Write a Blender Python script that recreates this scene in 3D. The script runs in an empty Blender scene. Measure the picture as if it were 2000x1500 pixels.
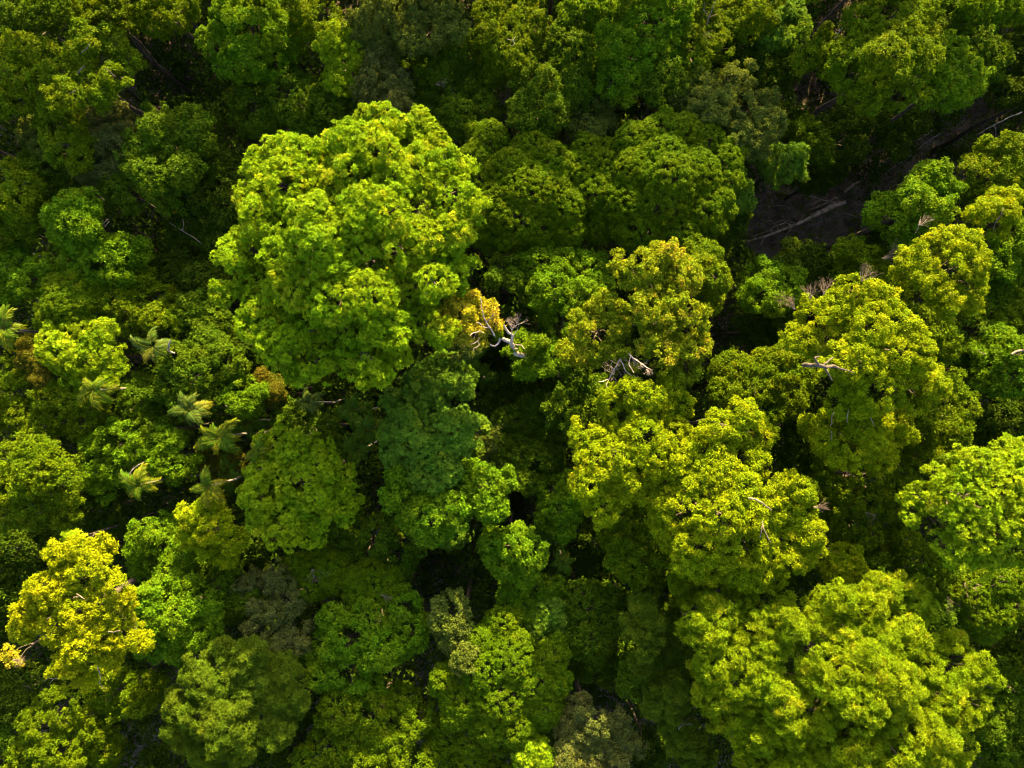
import bpy, math, random
import numpy as np
from mathutils import Vector
R = math.radians
H = 100.0           # camera height over the forest floor, metres
K = 0.75            # half width of the view per metre of distance
rng = np.random.default_rng(7)
sc = bpy.context.scene
col = sc.collection

def world(px, py, z):
    """point of the forest at height z that the drone sees at (px, py) of the 2000 x 1500 photograph"""
    s = K * (H - z) / 1000.0
    return np.array([(px - 1000) * s, (750 - py) * s, z])
def mpp(z): return K * (H - z) / 1000.0

# ------------------------------------------------------------------ materials
def leaf_material(name, trans=0.31, rough=0.6, spec=0.03):
    m = bpy.data.materials.new(name); m.use_nodes = True
    nt = m.node_tree; n = nt.nodes; l = nt.links; n.clear()
    out = n.new('ShaderNodeOutputMaterial')
    at = n.new('ShaderNodeAttribute'); at.attribute_name = 'leaf_colour'
    tc = n.new('ShaderNodeTexCoord')
    no = n.new('ShaderNodeTexNoise'); no.inputs['Scale'].default_value = 0.35; no.inputs['Detail'].default_value = 3
    l.new(tc.outputs['Object'], no.inputs['Vector'])
    hs = n.new('ShaderNodeHueSaturation')
    mr = n.new('ShaderNodeMapRange'); mr.inputs['From Min'].default_value = .3; mr.inputs['From Max'].default_value = .7
    mr.inputs['To Min'].default_value = .486; mr.inputs['To Max'].default_value = .512
    l.new(no.outputs['Fac'], mr.inputs['Value']); l.new(mr.outputs['Result'], hs.inputs['Hue'])
    l.new(at.outputs['Color'], hs.inputs['Color'])
    p = n.new('ShaderNodeBsdfPrincipled'); p.inputs['Roughness'].default_value = rough
    p.inputs['Specular IOR Level'].default_value = spec
    l.new(hs.outputs['Color'], p.inputs['Base Color'])
    tr = n.new('ShaderNodeBsdfTranslucent')
    mc = n.new('ShaderNodeMix'); mc.data_type = 'RGBA'; mc.blend_type = 'MULTIPLY'; mc.inputs['Factor'].default_value = 1
    mc.inputs['B'].default_value = (1.55, 1.35, 0.4, 1)
    l.new(hs.outputs['Color'], mc.inputs['A']); l.new(mc.outputs['Result'], tr.inputs['Color'])
    mx = n.new('ShaderNodeMixShader'); mx.inputs['Fac'].default_value = trans
    l.new(p.outputs['BSDF'], mx.inputs[1]); l.new(tr.outputs['BSDF'], mx.inputs[2])
    l.new(mx.outputs['Shader'], out.inputs['Surface'])
    return m

def bark_material(name, c1, c2, scale=3.0, rough=.85):
    m = bpy.data.materials.new(name); m.use_nodes = True
    nt = m.node_tree; n = nt.nodes; l = nt.links
    p = n['Principled BSDF']; p.inputs['Roughness'].default_value = rough
    p.inputs['Specular IOR Level'].default_value = .2
    tc = n.new('ShaderNodeTexCoord'); no = n.new('ShaderNodeTexNoise')
    no.inputs['Scale'].default_value = scale; no.inputs['Detail'].default_value = 6
    cr = n.new('ShaderNodeValToRGB'); cr.color_ramp.elements[0].position = .35; cr.color_ramp.elements[1].position = .65
    cr.color_ramp.elements[0].color = (*c1, 1); cr.color_ramp.elements[1].color = (*c2, 1)
    l.new(tc.outputs['Object'], no.inputs['Vector']); l.new(no.outputs['Fac'], cr.inputs['Fac'])
    l.new(cr.outputs['Color'], p.inputs['Base Color'])
    b = n.new('ShaderNodeBump'); b.inputs['Strength'].default_value = .5; b.inputs['Distance'].default_value = .05
    l.new(no.outputs['Fac'], b.inputs['Height']); l.new(b.outputs['Normal'], p.inputs['Normal'])
    return m

LEAF = leaf_material('foliage')
LEAFG = leaf_material('waxy_foliage', trans=.30, rough=.45, spec=.16)
PALM = leaf_material('palm_frond_green', trans=.25, rough=.5, spec=.04)
BARK = bark_material('bark_brown', (.022, .017, .013), (.065, .050, .036))
PALE = bark_material('bark_bleached', (.13, .10, .085), (.30, .24, .205))
DEAD = bark_material('dead_wood_tan', (.065, .046, .034), (.17, .122, .092))
DARKB = bark_material('bark_dark', (.022, .018, .016), (.07, .055, .048))
LOG = bark_material('fallen_log_wood', (.14, .090, .060), (.38, .27, .20), 2.0)

# ------------------------------------------------------------------ mesh helpers
def mesh_from(name, V, F, mat, parent=None, colours=None, smooth=False, origin=(0, 0, 0)):
    """V (n,3) in world, F (m,4) or (m,3) index array"""
    V = np.asarray(V, np.float32) - np.asarray(origin, np.float32)
    F = np.asarray(F, np.int32); k = F.shape[1]; m = len(F)
    me = bpy.data.meshes.new(name)
    me.vertices.add(len(V)); me.vertices.foreach_set('co', V.ravel())
    me.loops.add(m * k); me.loops.foreach_set('vertex_index', F.ravel())
    me.polygons.add(m)
    me.polygons.foreach_set('loop_start', np.arange(0, m * k, k, dtype=np.int32))
    me.polygons.foreach_set('loop_total', np.full(m, k, np.int32))
    me.polygons.foreach_set('use_smooth', np.full(m, smooth))
    me.materials.append(mat)
    if colours is not None:
        a = me.attributes.new('leaf_colour', 'FLOAT_COLOR', 'FACE')
        a.data.foreach_set('color', np.concatenate([colours, np.ones((m, 1))], 1).astype(np.float32).ravel())
    me.update()
    o = bpy.data.objects.new(name, me); col.objects.link(o)
    if parent is not None: o.parent = parent
    return o

def tag(o, label=None, cat=None, group=None, kind=None):
    if label: o['label'] = label
    if cat: o['category'] = cat
    if group: o['group'] = group
    if kind: o['kind'] = kind
    return o

def empty(name, loc, label, cat, group=None):
    o = bpy.data.objects.new(name, None); col.objects.link(o); o.location = [float(v) for v in loc]
    o.empty_display_size = .5
    return tag(o, label, cat, group)

def unit(a):
    return a / np.maximum(np.linalg.norm(a, axis=-1, keepdims=True), 1e-9)

def leaf_quads(P, D, N, L, W):
    D = unit(D); T = unit(np.cross(D, N)); N = np.cross(T, D)
    L = np.asarray(L).reshape(-1, 1); W = np.asarray(W).reshape(-1, 1)
    v0 = P
    v1 = P + D * L * .45 + T * W * .5 + N * L * .06
    v2 = P + D * L - N * L * .10
    v3 = P + D * L * .45 - T * W * .5 + N * L * .06
    V = np.stack([v0, v1, v2, v3], 1).reshape(-1, 3)
    F = np.arange(len(P) * 4).reshape(-1, 4)
    return V, F

class Tubes:
    def __init__(s, seg=6): s.V = []; s.F = []; s.n = 0; s.seg = seg
    def add(s, pts, rad, seg=None):
        seg = seg or s.seg
        pts = [np.asarray(p, float) for p in pts]; n = len(pts)
        d = [unit(pts[min(i + 1, n - 1)] - pts[max(i - 1, 0)]) for i in range(n)]
        up = np.array([0, 0, 1.]) if abs(d[0][2]) < .9 else np.array([1., 0, 0])
        a0 = s.n
        for i in range(n):
            u = unit(np.cross(d[i], up)); w = np.cross(u, d[i])
            for k in range(seg):
                t = 2 * math.pi * k / seg
                s.V.append(pts[i] + (u * math.cos(t) + w * math.sin(t)) * rad[i])
        for i in range(n - 1):
            for k in range(seg):
                a = a0 + i * seg + k; b = a0 + i * seg + (k + 1) % seg
                s.F.append((a, b, b + seg, a + seg))
        s.n += n * seg
    def build(s, name, mat, parent=None, origin=(0, 0, 0)):
        return mesh_from(name, np.array(s.V), s.F, mat, parent, smooth=True, origin=origin)

def bent(p, q, k=4, bend=.08, r=None, sag=0):
    """a slightly crooked line from p to q"""
    r = r or random
    p = np.asarray(p, float); q = np.asarray(q, float); L = np.linalg.norm(q - p)
    out = []
    for i in range(k + 1):
        t = i / k
        j = np.array([r.uniform(-1, 1), r.uniform(-1, 1), r.uniform(-1, 1)]) * bend * L * math.sin(math.pi * t)
        out.append(p + (q - p) * t + j + np.array([0, 0, sag * L * math.sin(math.pi * t)]))
    return out

def twigs(tb, p, d, L, rad, depth, r, spread=.6, seg=4):
    """recursive bare branching"""
    d = unit(np.asarray(d, float)); q = p + d * L
    mid = (p + q) / 2 + np.array([r.uniform(-1, 1), r.uniform(-1, 1), r.uniform(-1, 1)]) * L * .1
    tb.add([p, mid, q], [rad, rad * .8, rad * .6], seg)
    if depth <= 0: return
    for _ in range(r.choice((2, 3))):
        e = d + np.array([r.uniform(-1, 1), r.uniform(-1, 1), r.uniform(-1, 1)]) * spread
        twigs(tb, q, e, L * r.uniform(.6, .85), rad * .55, depth - 1, r, spread, 3)

# ------------------------------------------------------------------ foliage kinds
# L, W leaf length and width; mode; cr clump radius; cov leaf cover; colours dark, light; young-leaf colour and share of clumps
def S(L, W, mode, cr, cov, dark, light, young, ys, mat=None, gap=.07, rough=.14, name='broadleaf_tree', group=None):
    return dict(L=L, W=W, mode=mode, cr=cr, cov=cov, dark=np.array(dark), light=np.array(light), young=np.array(young), ys=ys,
                mat=mat or LEAF, gap=gap, rough=rough, name=name, group=group)
SP = {
 'giant':  S(.26, .10,'ros', .44, .92, (.078, .160, .002), (.175, .280, .004), (.340, .385, .010), .16, rough=.24, name='emergent_tree', group='tall emergent trees standing above the canopy'),
 'lime':   S(.25, .11, 'ros', .44, .92, (.085, .160, .002), (.180, .270, .004), (.300, .350, .008), .12, rough=.18, name='broadleaf_tree', group='yellow green broadleaf trees'),
 'star':   S(.32, .08, 'ros', .42, 1.1, (.082, .145, .002), (.170, .245, .004), (.290, .310, .008), .10, rough=.24, gap=.12, name='broadleaf_tree', group='broadleaf trees with starry leaf whorls'),
 'sprig':  S(.38, .085,'ros', .48, 1.2, (.042, .080, .003), (.092, .145, .007), (.130, .180, .008), .08, rough=.22, gap=.12, name='spray_leaved_tree', group='darker trees with long narrow leaves'),
 'gold':   S(.19, .105,'leaf', .38, .90, (.088, .150, .001), (.214, .276, .003), (.345, .352, .006), .08, rough=.17, gap=.09, name='golden_tree', group='tall golden green trees'),
 'yellow': S(.21, .115,'leaf', .36, .90, (.105, .155, .001), (.255, .285, .003), (.360, .350, .006), .12, rough=.20, gap=.12, name='golden_tree', group='tall golden green trees'),
 'dome':   S(.165, .095, 'leaf', .31, .92, (.043, .092, .001), (.090, .152, .002), (.135, .178, .003), .08, gap=.01, rough=.055, name='domed_tree', group='smooth domed trees'),
 'olive':  S(.24, .125,'leaf', .42, .82, (.046, .090, .001), (.102, .158, .002), (.165, .195, .004), .10, gap=.12, rough=.17, name='olive_green_tree', group='olive green trees'),
 'mid':    S(.28, .14, 'leaf', .44, .84, (.036, .080, .002), (.076, .134, .004), (.105, .160, .005), .08, rough=.17, name='broadleaf_tree', group='mid green broadleaf trees'),
 'bright': S(.27, .135,'leaf', .43, .86, (.050, .122, .002), (.104, .190, .004), (.150, .225, .006), .10, rough=.17, name='broadleaf_tree', group='bright green broadleaf trees'),
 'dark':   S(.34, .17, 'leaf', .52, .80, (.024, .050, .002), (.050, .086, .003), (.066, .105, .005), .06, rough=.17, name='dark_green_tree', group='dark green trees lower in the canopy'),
 'blue':   S(.30, .12, 'ros', .48, .92, (.050, .116, .006), (.098, .186, .012), (.150, .215, .008), .08, rough=.17, name='blue_green_tree', group='blue green trees'),
 'grey':   S(.22, .12, 'leaf', .42, .88, (.050, .078, .008), (.102, .136, .018), (.120, .150, .016), .10, rough=.18, gap=.16, name='grey_green_tree', group='grey green fine leaved trees'),
 'brown':  S(.20, .11, 'leaf', .42, .90, (.054, .070, .012), (.104, .122, .026), (.140, .145, .020), .12, rough=.18, gap=.16, name='brownish_tree', group='brownish fine leaved trees'),
 'vine':   S(.23, .125,'leaf', .38, .90, (.075, .128, .002), (.180, .222, .006), (.360, .290, .020), .12, gap=.14, rough=.24, name='vine_covered_tree', group='trees covered in vines with orange tinted leaves'),
 'ember':  S(.24, .12, 'leaf', .38, .90, (.140, .165, .006), (.310, .290, .012), (.450, .310, .040), .15, gap=.16, rough=.24, name='golden_tree', group='tall golden green trees'),
 'rust':   S(.20, .10, 'leaf', .42, .85, (.055, .068, .004), (.108, .105, .007), (.150, .120, .010), .12, name='brownish_tree', group='brownish fine leaved trees'),
}
SHADE = .74            # real leaf albedo is low; the exposure makes up for it
for _s in SP.values():
    for _k in ('dark', 'light', 'young'): _s[_k] = _s[_k] * SHADE

def crown_mesh(name, lobes, sp, seed, parent, origin, dens=1.0):
    """lobes: (n,5) x, y, z centre, horizontal radius, vertical radius. Leaves sit on small clumps that cover each lobe."""
    g = np.random.default_rng(seed)
    lobes = np.asarray(lobes, float)
    C = []; A = []; CR = []; YL = []
    for i, (x, y, z, r, rv) in enumerate(lobes):
        cr = sp['cr'] * (0.8 + .4 * g.random())
        n = max(8, int(3.6 * (r / cr) ** 2))
        k = np.arange(n) + .5
        ct = 1 - 1.28 * k / n                     # from the top down to a little below the middle
        ph = k * 2.399963 + g.random() * 6.28
        st = np.sqrt(np.maximum(0, 1 - ct ** 2))
        d = np.stack([st * np.cos(ph), st * np.sin(ph), ct], 1) + g.normal(0, .10, (n, 3))
        d = unit(d)
        # slow bumps over the lobe, then a scatter per clump
        w = unit(g.normal(size=(3, 3))) * 3.4
        bump = np.sin(d @ w.T + g.random(3) * 6.28).sum(1) / 3
        rr = 1 + bump * sp['rough'] * 1.25 + g.normal(0, .36 * cr / max(r, .5) * (sp['rough'] / .14), n)
        p = np.array([x, y, z]) + d * np.array([r, r, rv]) * ((rr - cr / max(r, .1) * .75)[:, None])
        keep = g.random(n) > sp['gap']
        if sp['rough'] > .1:                       # hollows where the boughs show
            kw = unit(np.random.default_rng(seed + 77).normal(size=(3, 3))) * 2.1
            keep &= np.sin(p @ kw.T).sum(1) > -1.75
        for j in range(len(lobes)):
            if j == i: continue
            q = (p - lobes[j, :3]) / np.array([lobes[j, 3], lobes[j, 3], lobes[j, 4]])
            keep &= (q ** 2).sum(1) > .50
        YL.append(np.full(keep.sum(), 3 * g.random() ** 3)); C.append(p[keep]); A.append(d[keep]); CR.append(np.full(keep.sum(), cr) * g.uniform(.75, 1.25, keep.sum()))
    C = np.concatenate(C); A = np.concatenate(A); CR = np.concatenate(CR); YL = np.concatenate(YL)
    L, W = sp['L'], sp['W']
    ros = sp['mode'] == 'ros'; pet = 6 if ros else 1
    per = np.maximum(2, (2 * math.pi * CR ** 2 * sp['cov'] * dens / (.5 * L * W) / pet).astype(int))
    idx = np.repeat(np.arange(len(C)), per); N = len(idx)
    d = unit(g.normal(size=(N, 3)) * .8 + A[idx] * .8 + np.array([0, 0, .4]))
    P = C[idx] + d * (CR[idx] * g.uniform(.78 if ros else .55, 1.05, N))[:, None] * np.array([1, 1, .85])
    ct = g.random(len(C)); young = g.random(len(C)) < sp['ys'] * YL
    t = np.clip(ct[idx] * .55 + g.random(N) * .55, 0, 1)[:, None]
    c = sp['dark'] * (1 - t) + sp['light'] * t
    yw = np.where(young[idx], g.uniform(.1, .8, N), np.where(g.random(N) < sp['ys'] * .2, g.random(N) * .7, 0))[:, None]
    c = c * (1 - yw) + sp['young'] * yw
    c = c * g.uniform(.80, 1.22, (N, 1))
    if ros:
        ax = unit(d + g.normal(0, .25, (N, 3)) + np.array([0, 0, .3]))
        ref = np.where(np.abs(ax[:, 2:3]) < .9, np.array([[0, 0, 1.]]), np.array([[1., 0, 0]]))
        u = unit(np.cross(ax, ref)); w = np.cross(u, ax)
        ph = (np.arange(pet) * 2 * math.pi / pet)[None, :] + g.random((N, 1)) * 6.28 + g.normal(0, .18, (N, pet))
        tilt = R(68) + g.normal(0, .2, (N, pet))
        rad = u[:, None] * np.cos(ph)[..., None] + w[:, None] * np.sin(ph)[..., None]
        D = ax[:, None] * np.cos(tilt)[..., None] + rad * np.sin(tilt)[..., None]
        Nn = ax[:, None] * np.sin(tilt)[..., None] - rad * np.cos(tilt)[..., None]
        LL = L * g.uniform(.7, 1.2, (N, pet)); WW = W * LL / L
        V, F = leaf_quads(np.repeat(P, pet, 0), D.reshape(-1, 3), Nn.reshape(-1, 3), LL.ravel(), WW.ravel())
        c = np.repeat(c, pet, 0) * g.uniform(.9, 1.1, (N * pet, 1))
    else:
        Nn = unit(d * 1.0 + g.normal(0, .42, (N, 3)) + np.array([0, 0, .15]))
        D = unit(np.cross(Nn, unit(g.normal(size=(N, 3)))) + d * .25)
        LL = L * g.uniform(.65, 1.3, N)
        V, F = leaf_quads(P, D, Nn, LL, W * LL / L)
    return mesh_from(name, V, F, sp['mat'], parent, colours=np.clip(c, 0.001, .9), origin=origin), len(F)

TOTAL = [0]
def parse(s):
    return [tuple(float(v) for v in q.split(',')) for q in s.split(';') if q.strip()]

def parse_first(l):
    return parse(l)[0] if isinstance(l, str) else l[0]
def tree(label, spn, zt, lobes, dome=.42, depth=None, bark=None, vr=.85, seed=None, name=None, dens=1.0, lone=False):
    sp = SP[spn]
    if zt > 31.5: big = 1.03
    elif zt >= 13 and not (1540 < parse_first(lobes)[0] < 1780 and parse_first(lobes)[1] < 370): zt = 31.5 - (31.5 - zt) * .55; big = 1.13
    else: big = 1.08
    lb = parse(lobes) if isinstance(lobes, str) else lobes
    seed = seed if seed is not None else (abs(hash_str(label)) % 100000)
    g = random.Random(seed)
    ar = np.array([[q[0], q[1], q[2]] for q in lb])
    wts = ar[:, 2] ** 2
    cx, cy = (ar[:, 0] * wts).sum() / wts.sum(), (ar[:, 1] * wts).sum() / wts.sum()
    Rp = max(np.hypot(ar[:, 0] - cx, ar[:, 1] - cy).max() + ar[:, 2].mean() * .6, 1)
    if len(ar) == 1: Rp = ar[0, 2]
    Rw = Rp * mpp(zt)
    if spn == 'giant': big = 1.0
    out = []
    for q in lb:
        dd = min(1.1, math.hypot(q[0] - cx, q[1] - cy) / Rp) if len(lb) > 1 else 0
        top = zt - dome * Rw * dd ** 2 + g.uniform(-1.2, .8) * min(1, Rw / 4) * (.25 if spn == 'dome' else 1.9 if spn in ('giant', 'star') else 1.1)
        if len(q) > 3: top += q[3]
        r = q[2] * mpp(top) * big * (.84 if spn == 'giant' and dd > .78 else 1)
        rv = r * vr * g.uniform(.9, 1.15)
        p = world(q[0], q[1], top - rv * .6)
        out.append((p[0], p[1], top - rv, r, rv))
    # small satellite lobes so that the outline is not a row of equal balls
    extra = []
    for (x, y, z, r, rv) in out:
        for _ in range(3 if r > 1.0 else 0):
            a = g.uniform(0, 6.28); e = g.uniform(.72, 1.02)
            s = g.uniform(.26, .45) * r
            extra.append((x + math.cos(a) * r * e, y + math.sin(a) * r * e, z + rv * g.uniform(-.15, .55 if spn != 'dome' else .2), s, s * .9))
    allb = out + extra
    base = world(cx, cy, zt - Rw * .5); base[2] = 0
    root = empty(name or sp['name'], base, label, 'tree', sp['group'])
    cr, n = crown_mesh('crown', allb, sp, seed, root, base, dens)
    TOTAL[0] += n
    tb = Tubes(6)
    fork = np.array([base[0], base[1], max(3, zt - Rw * dome - max(3.0, Rw * .75))])
    tr = max(.16, min(.75, Rw * .06))
    tb.add(bent(base - np.array([0, 0, .2]), fork, 5, .02, g), [tr * 1.5, tr * 1.1, tr, tr * .95, tr * .9, tr * .85], 8)
    for (x, y, z, r, rv) in out:
        q = np.array([x, y, z + rv * .35])
        pts = bent(fork - np.array([0, 0, g.uniform(0, 1)]), q, 4, .07, g, sag=-.05)
        r0 = max(.05, tr * .42)
        tb.add(pts, [r0 * 1.2, r0, r0 * .75, r0 * .55, r0 * .3], 5)
        for _ in range(3):                          # smaller boughs that reach the leaf clumps
            a = g.uniform(0, 6.28); el = g.uniform(.1, 1.1)
            e = np.array([x + r * math.cos(a) * math.cos(el) * .85, y + r * math.sin(a) * math.cos(el) * .85, z + rv * math.sin(el) * .85])
            tb.add(bent(pts[3], e, 2, .1, g), [r0 * .5, r0 * .35, r0 * .15], 4)
    tb.build('trunk', bark or BARK, root, base)
    return root

def hash_str(s):
    h = 5381
    for ch in s: h = (h * 33 + ord(ch)) & 0x7fffffff
    return h

def ring(cx, cy, rx, ry, n=None, seed=0, k=.46):
    """lobes that fill an oval crown whose inner structure cannot be told"""
    g = random.Random(seed * 7 + int(cx) + int(cy))
    m = min(rx, ry); r = max(14, m * k); n = n or max(3, int(.95 * rx * ry / (r * r)))
    out = []
    for i in range(n):
        a = i * 2.39996 + g.uniform(-.3, .3) + g.random(); t = math.sqrt((i + .4) / n)
        out.append((cx + (rx - r * .8) * t * math.cos(a), cy + (ry - r * .8) * t * math.sin(a), r * g.uniform(.8, 1.2)))
    return out

# ------------------------------------------------------------------ the trees, by where the drone sees each lobe of the crown
T = tree
# the emergent giant
T('huge bright yellow green emergent tree with star shaped leaf whorls, taller than everything around it', 'giant', 43,
  '720,235,38;765,250,40;685,275,45;740,290,45;640,300,42;590,310,42;545,305,40;505,330,38;500,375,40;560,360,48;625,365,50;690,345,48;760,345,48;810,330,40;870,320,36;905,340,34;918,395,30;875,380,45;820,400,48;750,410,50;680,420,50;610,430,50;545,430,45;495,425,35;480,480,42;445,500,34;440,568,30;500,550,45;560,500,50;630,500,55;700,490,55;770,480,50;840,470,50;890,450,42;912,515,24;885,535,32;855,560,40;790,560,50;720,570,50;650,575,50;580,570,50;520,605,45;492,640,36;550,660,45;610,640,50;680,640,50;750,640,46;820,620,44;858,645,36;565,715,34;615,710,36;680,695,40;730,728,34;765,695,34;522,685,26;665,345,42,1;700,420,48,1.5;620,470,48,1',
  dome=.30, depth=12, vr=.9)
T('small bright green tree tucked against the upper right side of the giant emergent crown', 'lime', 38, '815,240,26;840,262,28;825,300,30;800,255,25;850,290,20')
# golden emergents, middle and right
T('golden green domed tree right of centre with a lit cauliflower top above darker flanks', 'gold', 39,
  '1150,860,36;1165,900,40;1210,868,44;1260,850,42;1312,850,38;1235,910,45;1285,893,42;1150,945,36;1192,955,40;1180,995,34;1230,950,34;1210,905,40;1325,885,25;1255,820,28')
T('small golden green crown directly under the bleached brush of twigs', 'gold', 38,
  '1195,782,32;1235,770,34;1275,778,30;1310,765,28;1330,792,26;1220,812,28;1290,805,26;1305,745,18')
T('largest golden green spreading tree, with a pale bare limb across its crown', 'gold', 40,
  '1360,902,34;1400,892,36;1448,888,34;1482,912,28;1350,940,38;1302,980,36;1400,940,45;1450,950,40;1350,1000,45;1410,1010,48;1465,1005,40;1312,1030,40;1370,1060,45;1430,1070,45;1485,1055,38;1345,1095,32;1480,1105,38;1515,1125,26;1440,1115,36;1392,1108,34')
T('golden green crown joining the right side of the largest golden tree, scalloped edge', 'gold', 40,
  '1532,955,30;1570,960,28;1515,992,35;1562,1010,38;1590,1042,28;1540,1055,42;1580,1085,26;1500,1025,30;1545,1095,28')
T('small golden tree in front of the olive shaded tree, between two larger golden crowns', 'gold', 39,
  '1408,832,32;1448,812,30;1488,850,26;1432,850,30;1470,832,28;1385,850,20;1470,865,20')
T('tall golden tree on the right with forked dark bare limbs at its left edge', 'gold', 41,
  '1680,575,42;1722,583,34;1642,603,38;1592,620,36;1572,660,32;1620,660,45;1680,640,48;1740,630,38;1778,645,34;1800,690,36;1750,690,45;1690,700,45;1640,702,32;1822,742,30;1825,775,24;1780,760,40;1720,765,45;1665,768,42;1705,640,40,1')
T('golden olive crown with thin orange bare stems below the tall golden tree', 'gold', 37,
  '1598,832,30;1645,850,38;1700,862,42;1752,835,36;1660,885,34;1720,895,36;1690,830,34;1615,865,26')
T('olive shaded crown beneath the golden crown with orange stems, right of centre', 'olive', 32,
  '1640,930,42;1700,935,48;1760,925,42;1690,985,38;1800,885,32;1745,975,34;1620,895,28;1655,965,34')
T('rounded olive green crown on the right flank of the tall golden tree', 'olive', 34,
  '1852,765,40;1882,800,34;1842,825,42;1800,850,32;1872,842,26;1835,785,34')
T('olive tree with lightly golden top left of the tall golden tree, beside a dark gap', 'olive', 32,
  '1500,712,32;1540,700,32;1520,748,38;1440,722,32;1422,755,32;1470,762,38;1545,775,38;1485,800,36;1410,720,22;1570,735,30')
T('deep shaded olive crown between the small golden tree and the olive shaded crown', 'dark', 25, '1530,850,42;1560,900,38;1520,820,32;1590,950,30;1575,860,30;1540,800,30')
T('bright lit yellow green tree at the right edge of the view', 'lime', 41,
  '1900,910,36;1940,922,36;1872,962,38;1832,935,28;1800,975,30;1850,1000,38;1910,980,45;1960,960,40;1990,930,34;1900,1040,42;1950,1030,45;1990,1010,36;1872,1070,32;1928,1085,36;1980,1075,36;1975,890,30;2020,970,40;2025,1050,40;1780,1000,22')
T('golden lit tree above the tall golden tree, upper right, with dead twigs at its foot', 'gold', 38,
  '1850,475,32;1890,482,34;1908,515,28;1822,502,36;1862,530,38;1900,555,28;1782,512,30;1808,548,36;1860,575,30;1840,600,28;1765,535,24;1905,590,22')
T('golden yellow tree at the lower left, brightest yellow crown of the left half', 'yellow', 41,
  '105,1092,28;147,1072,28;196,1075,26;175,1112,28;140,1127,28;82,1148,30;72,1175,28;115,1150,30;217,1148,32;196,1178,34;238,1172,24;50,1202,26;40,1232,24;105,1222,36;147,1205,32;190,1237,36;243,1241,32;278,1255,20;154,1268,36;208,1272,32;132,1302,30;160,1320,22;225,1205,26')
T('small yellow tuft at the left frame edge beside the golden yellow tree', 'ember', 34, '12,1278,16;30,1290,12')
T('small rounded yellow green crown just above the golden yellow tree at lower left', 'lime', 33, '145,1050,16;158,1062,12;132,1058,12')
# the pair and their mates in the middle
T('tall golden tree with orange tinted foliage, upper of the pair right of the broken snag', 'vine', 39,
  '1255,535,42;1300,512,38;1340,545,36;1290,562,45;1350,600,30;1300,620,42;1332,652,36;1262,600,30;1352,685,32;1295,685,32;1342,722,26;1225,520,26;1270,660,25;1310,490,20,1;1355,640,22')
T('upright vine hung tree with orange flecks, standing left of the tall golden orange tinted tree', 'vine', 37,
  '1180,612,42;1138,642,26;1172,655,38;1205,640,28;1160,692,26;1128,615,16;1190,685,24')
T('half dead tree remnant with orange gold leaves beside the big bleached branches', 'ember', 39,
  '915,588,26;898,618,30;945,615,32;925,645,28;882,602,18;900,650,22;955,635,18')
T('grey green hanging foliage under the orange gold remnant crown', 'grey', 34, '902,680,20;925,672,16;890,665,14')
T('leafy green bush crown hung on the leaning broken trunk right of the snag', 'bright', 31,
  '1022,672,22;1045,700,28;1080,690,26;1030,720,18;1060,725,18;1098,705,18;1000,690,14')
T('small yellow tinted crown where the broken trunk meets the vine hung tree', 'vine', 33, '1105,688,18;1120,700,16;1095,675,14')
T('green and grey mottled tree below the bleached brush, edge of the central dark gap', 'mid', 32,
  '1130,742,30;1102,782,32;1150,790,32;1122,822,26;1160,755,24;1085,805,20;1135,700,22')
T('light green small crown above the big bleached branches, under the olive domes', 'mid', 31, '982,528,24;965,545,16;998,545,18;975,515,14')
T('bright green bushy tree below the left olive dome', 'bright', 31,
  '1040,512,36;1090,498,40;1150,530,36;1082,560,42;1132,578,36;1100,625,36;1050,560,32;1165,560,26;1080,600,30')
# smooth domes
T('wide smooth olive green dome directly right of the giant emergent tree', 'dome', 32,
  '955,270,38;930,308,32;1040,300,46;1000,335,50;1060,370,58;980,395,55;1040,435,58;1098,400,48;1108,448,36;962,445,38;1120,335,45;1030,370,60,1;1005,420,50,.7;940,350,35;1080,320,40', dome=.38)
T('narrow smooth olive crown wedged between the two wide olive domes', 'dome', 30,
  '1150,300,36;1182,322,32;1162,370,38;1190,400,34;1170,440,30;1195,355,30;1195,290,22')
T('wide smooth olive dome with golden tips on its right edge', 'dome', 33,
  '1240,272,38;1290,262,44;1340,255,38;1382,270,36;1418,310,36;1428,350,26;1300,310,55;1360,340,55;1248,330,48;1232,390,52;1300,390,60;1378,400,48;1255,440,52;1330,450,48;1385,440,28;1310,350,60,1;1415,385,20', dome=.38)
# top left
T('dark green crown filling the top left corner', 'mid', 28, '20,42,34;75,38,38;30,10,32;90,10,34;60,70,26')
T('light olive tree with open spreading boughs near the top left corner', 'olive', 34,
  '88,115,38;165,75,30;157,97,34;217,80,28;245,115,26;224,150,26;165,160,36;133,182,32;196,178,26;105,203,26;120,140,30;75,150,24;230,135,20')
T('yellowish olive crown cut by the left frame edge near the top', 'olive', 32, '14,150,36;35,95,34;35,190,34;55,130,30;-20,120,40;-20,180,40')
T('olive yellow crown hanging below the light olive tree with open boughs', 'olive', 30, '95,228,30;130,250,34;120,292,32;148,275,24;110,262,30;150,310,20')
T('pale grey green crown at the left of the hanging olive yellow crown', 'grey', 26, '62,260,24;78,285,22;55,240,16;90,310,20')
T('grey brown fine leaved tree between green crowns at upper left', 'brown', 28, '185,242,30;215,228,28;232,268,28;205,300,34;180,330,28;152,325,20;215,330,20;200,270,34')
T('mid green many lobed tree right of the grey brown tree at upper left', 'mid', 31,
  '300,250,26;375,235,30;345,255,28;275,290,34;330,298,44;290,342,32;345,368,32;310,220,22;385,275,24;265,320,24;355,330,30;320,385,24')
T('bluish dark green crown between the mid green tree and the giant emergent', 'dark', 26, '413,325,34;440,355,30;395,365,30;430,390,28;400,300,26;380,395,26')
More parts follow.
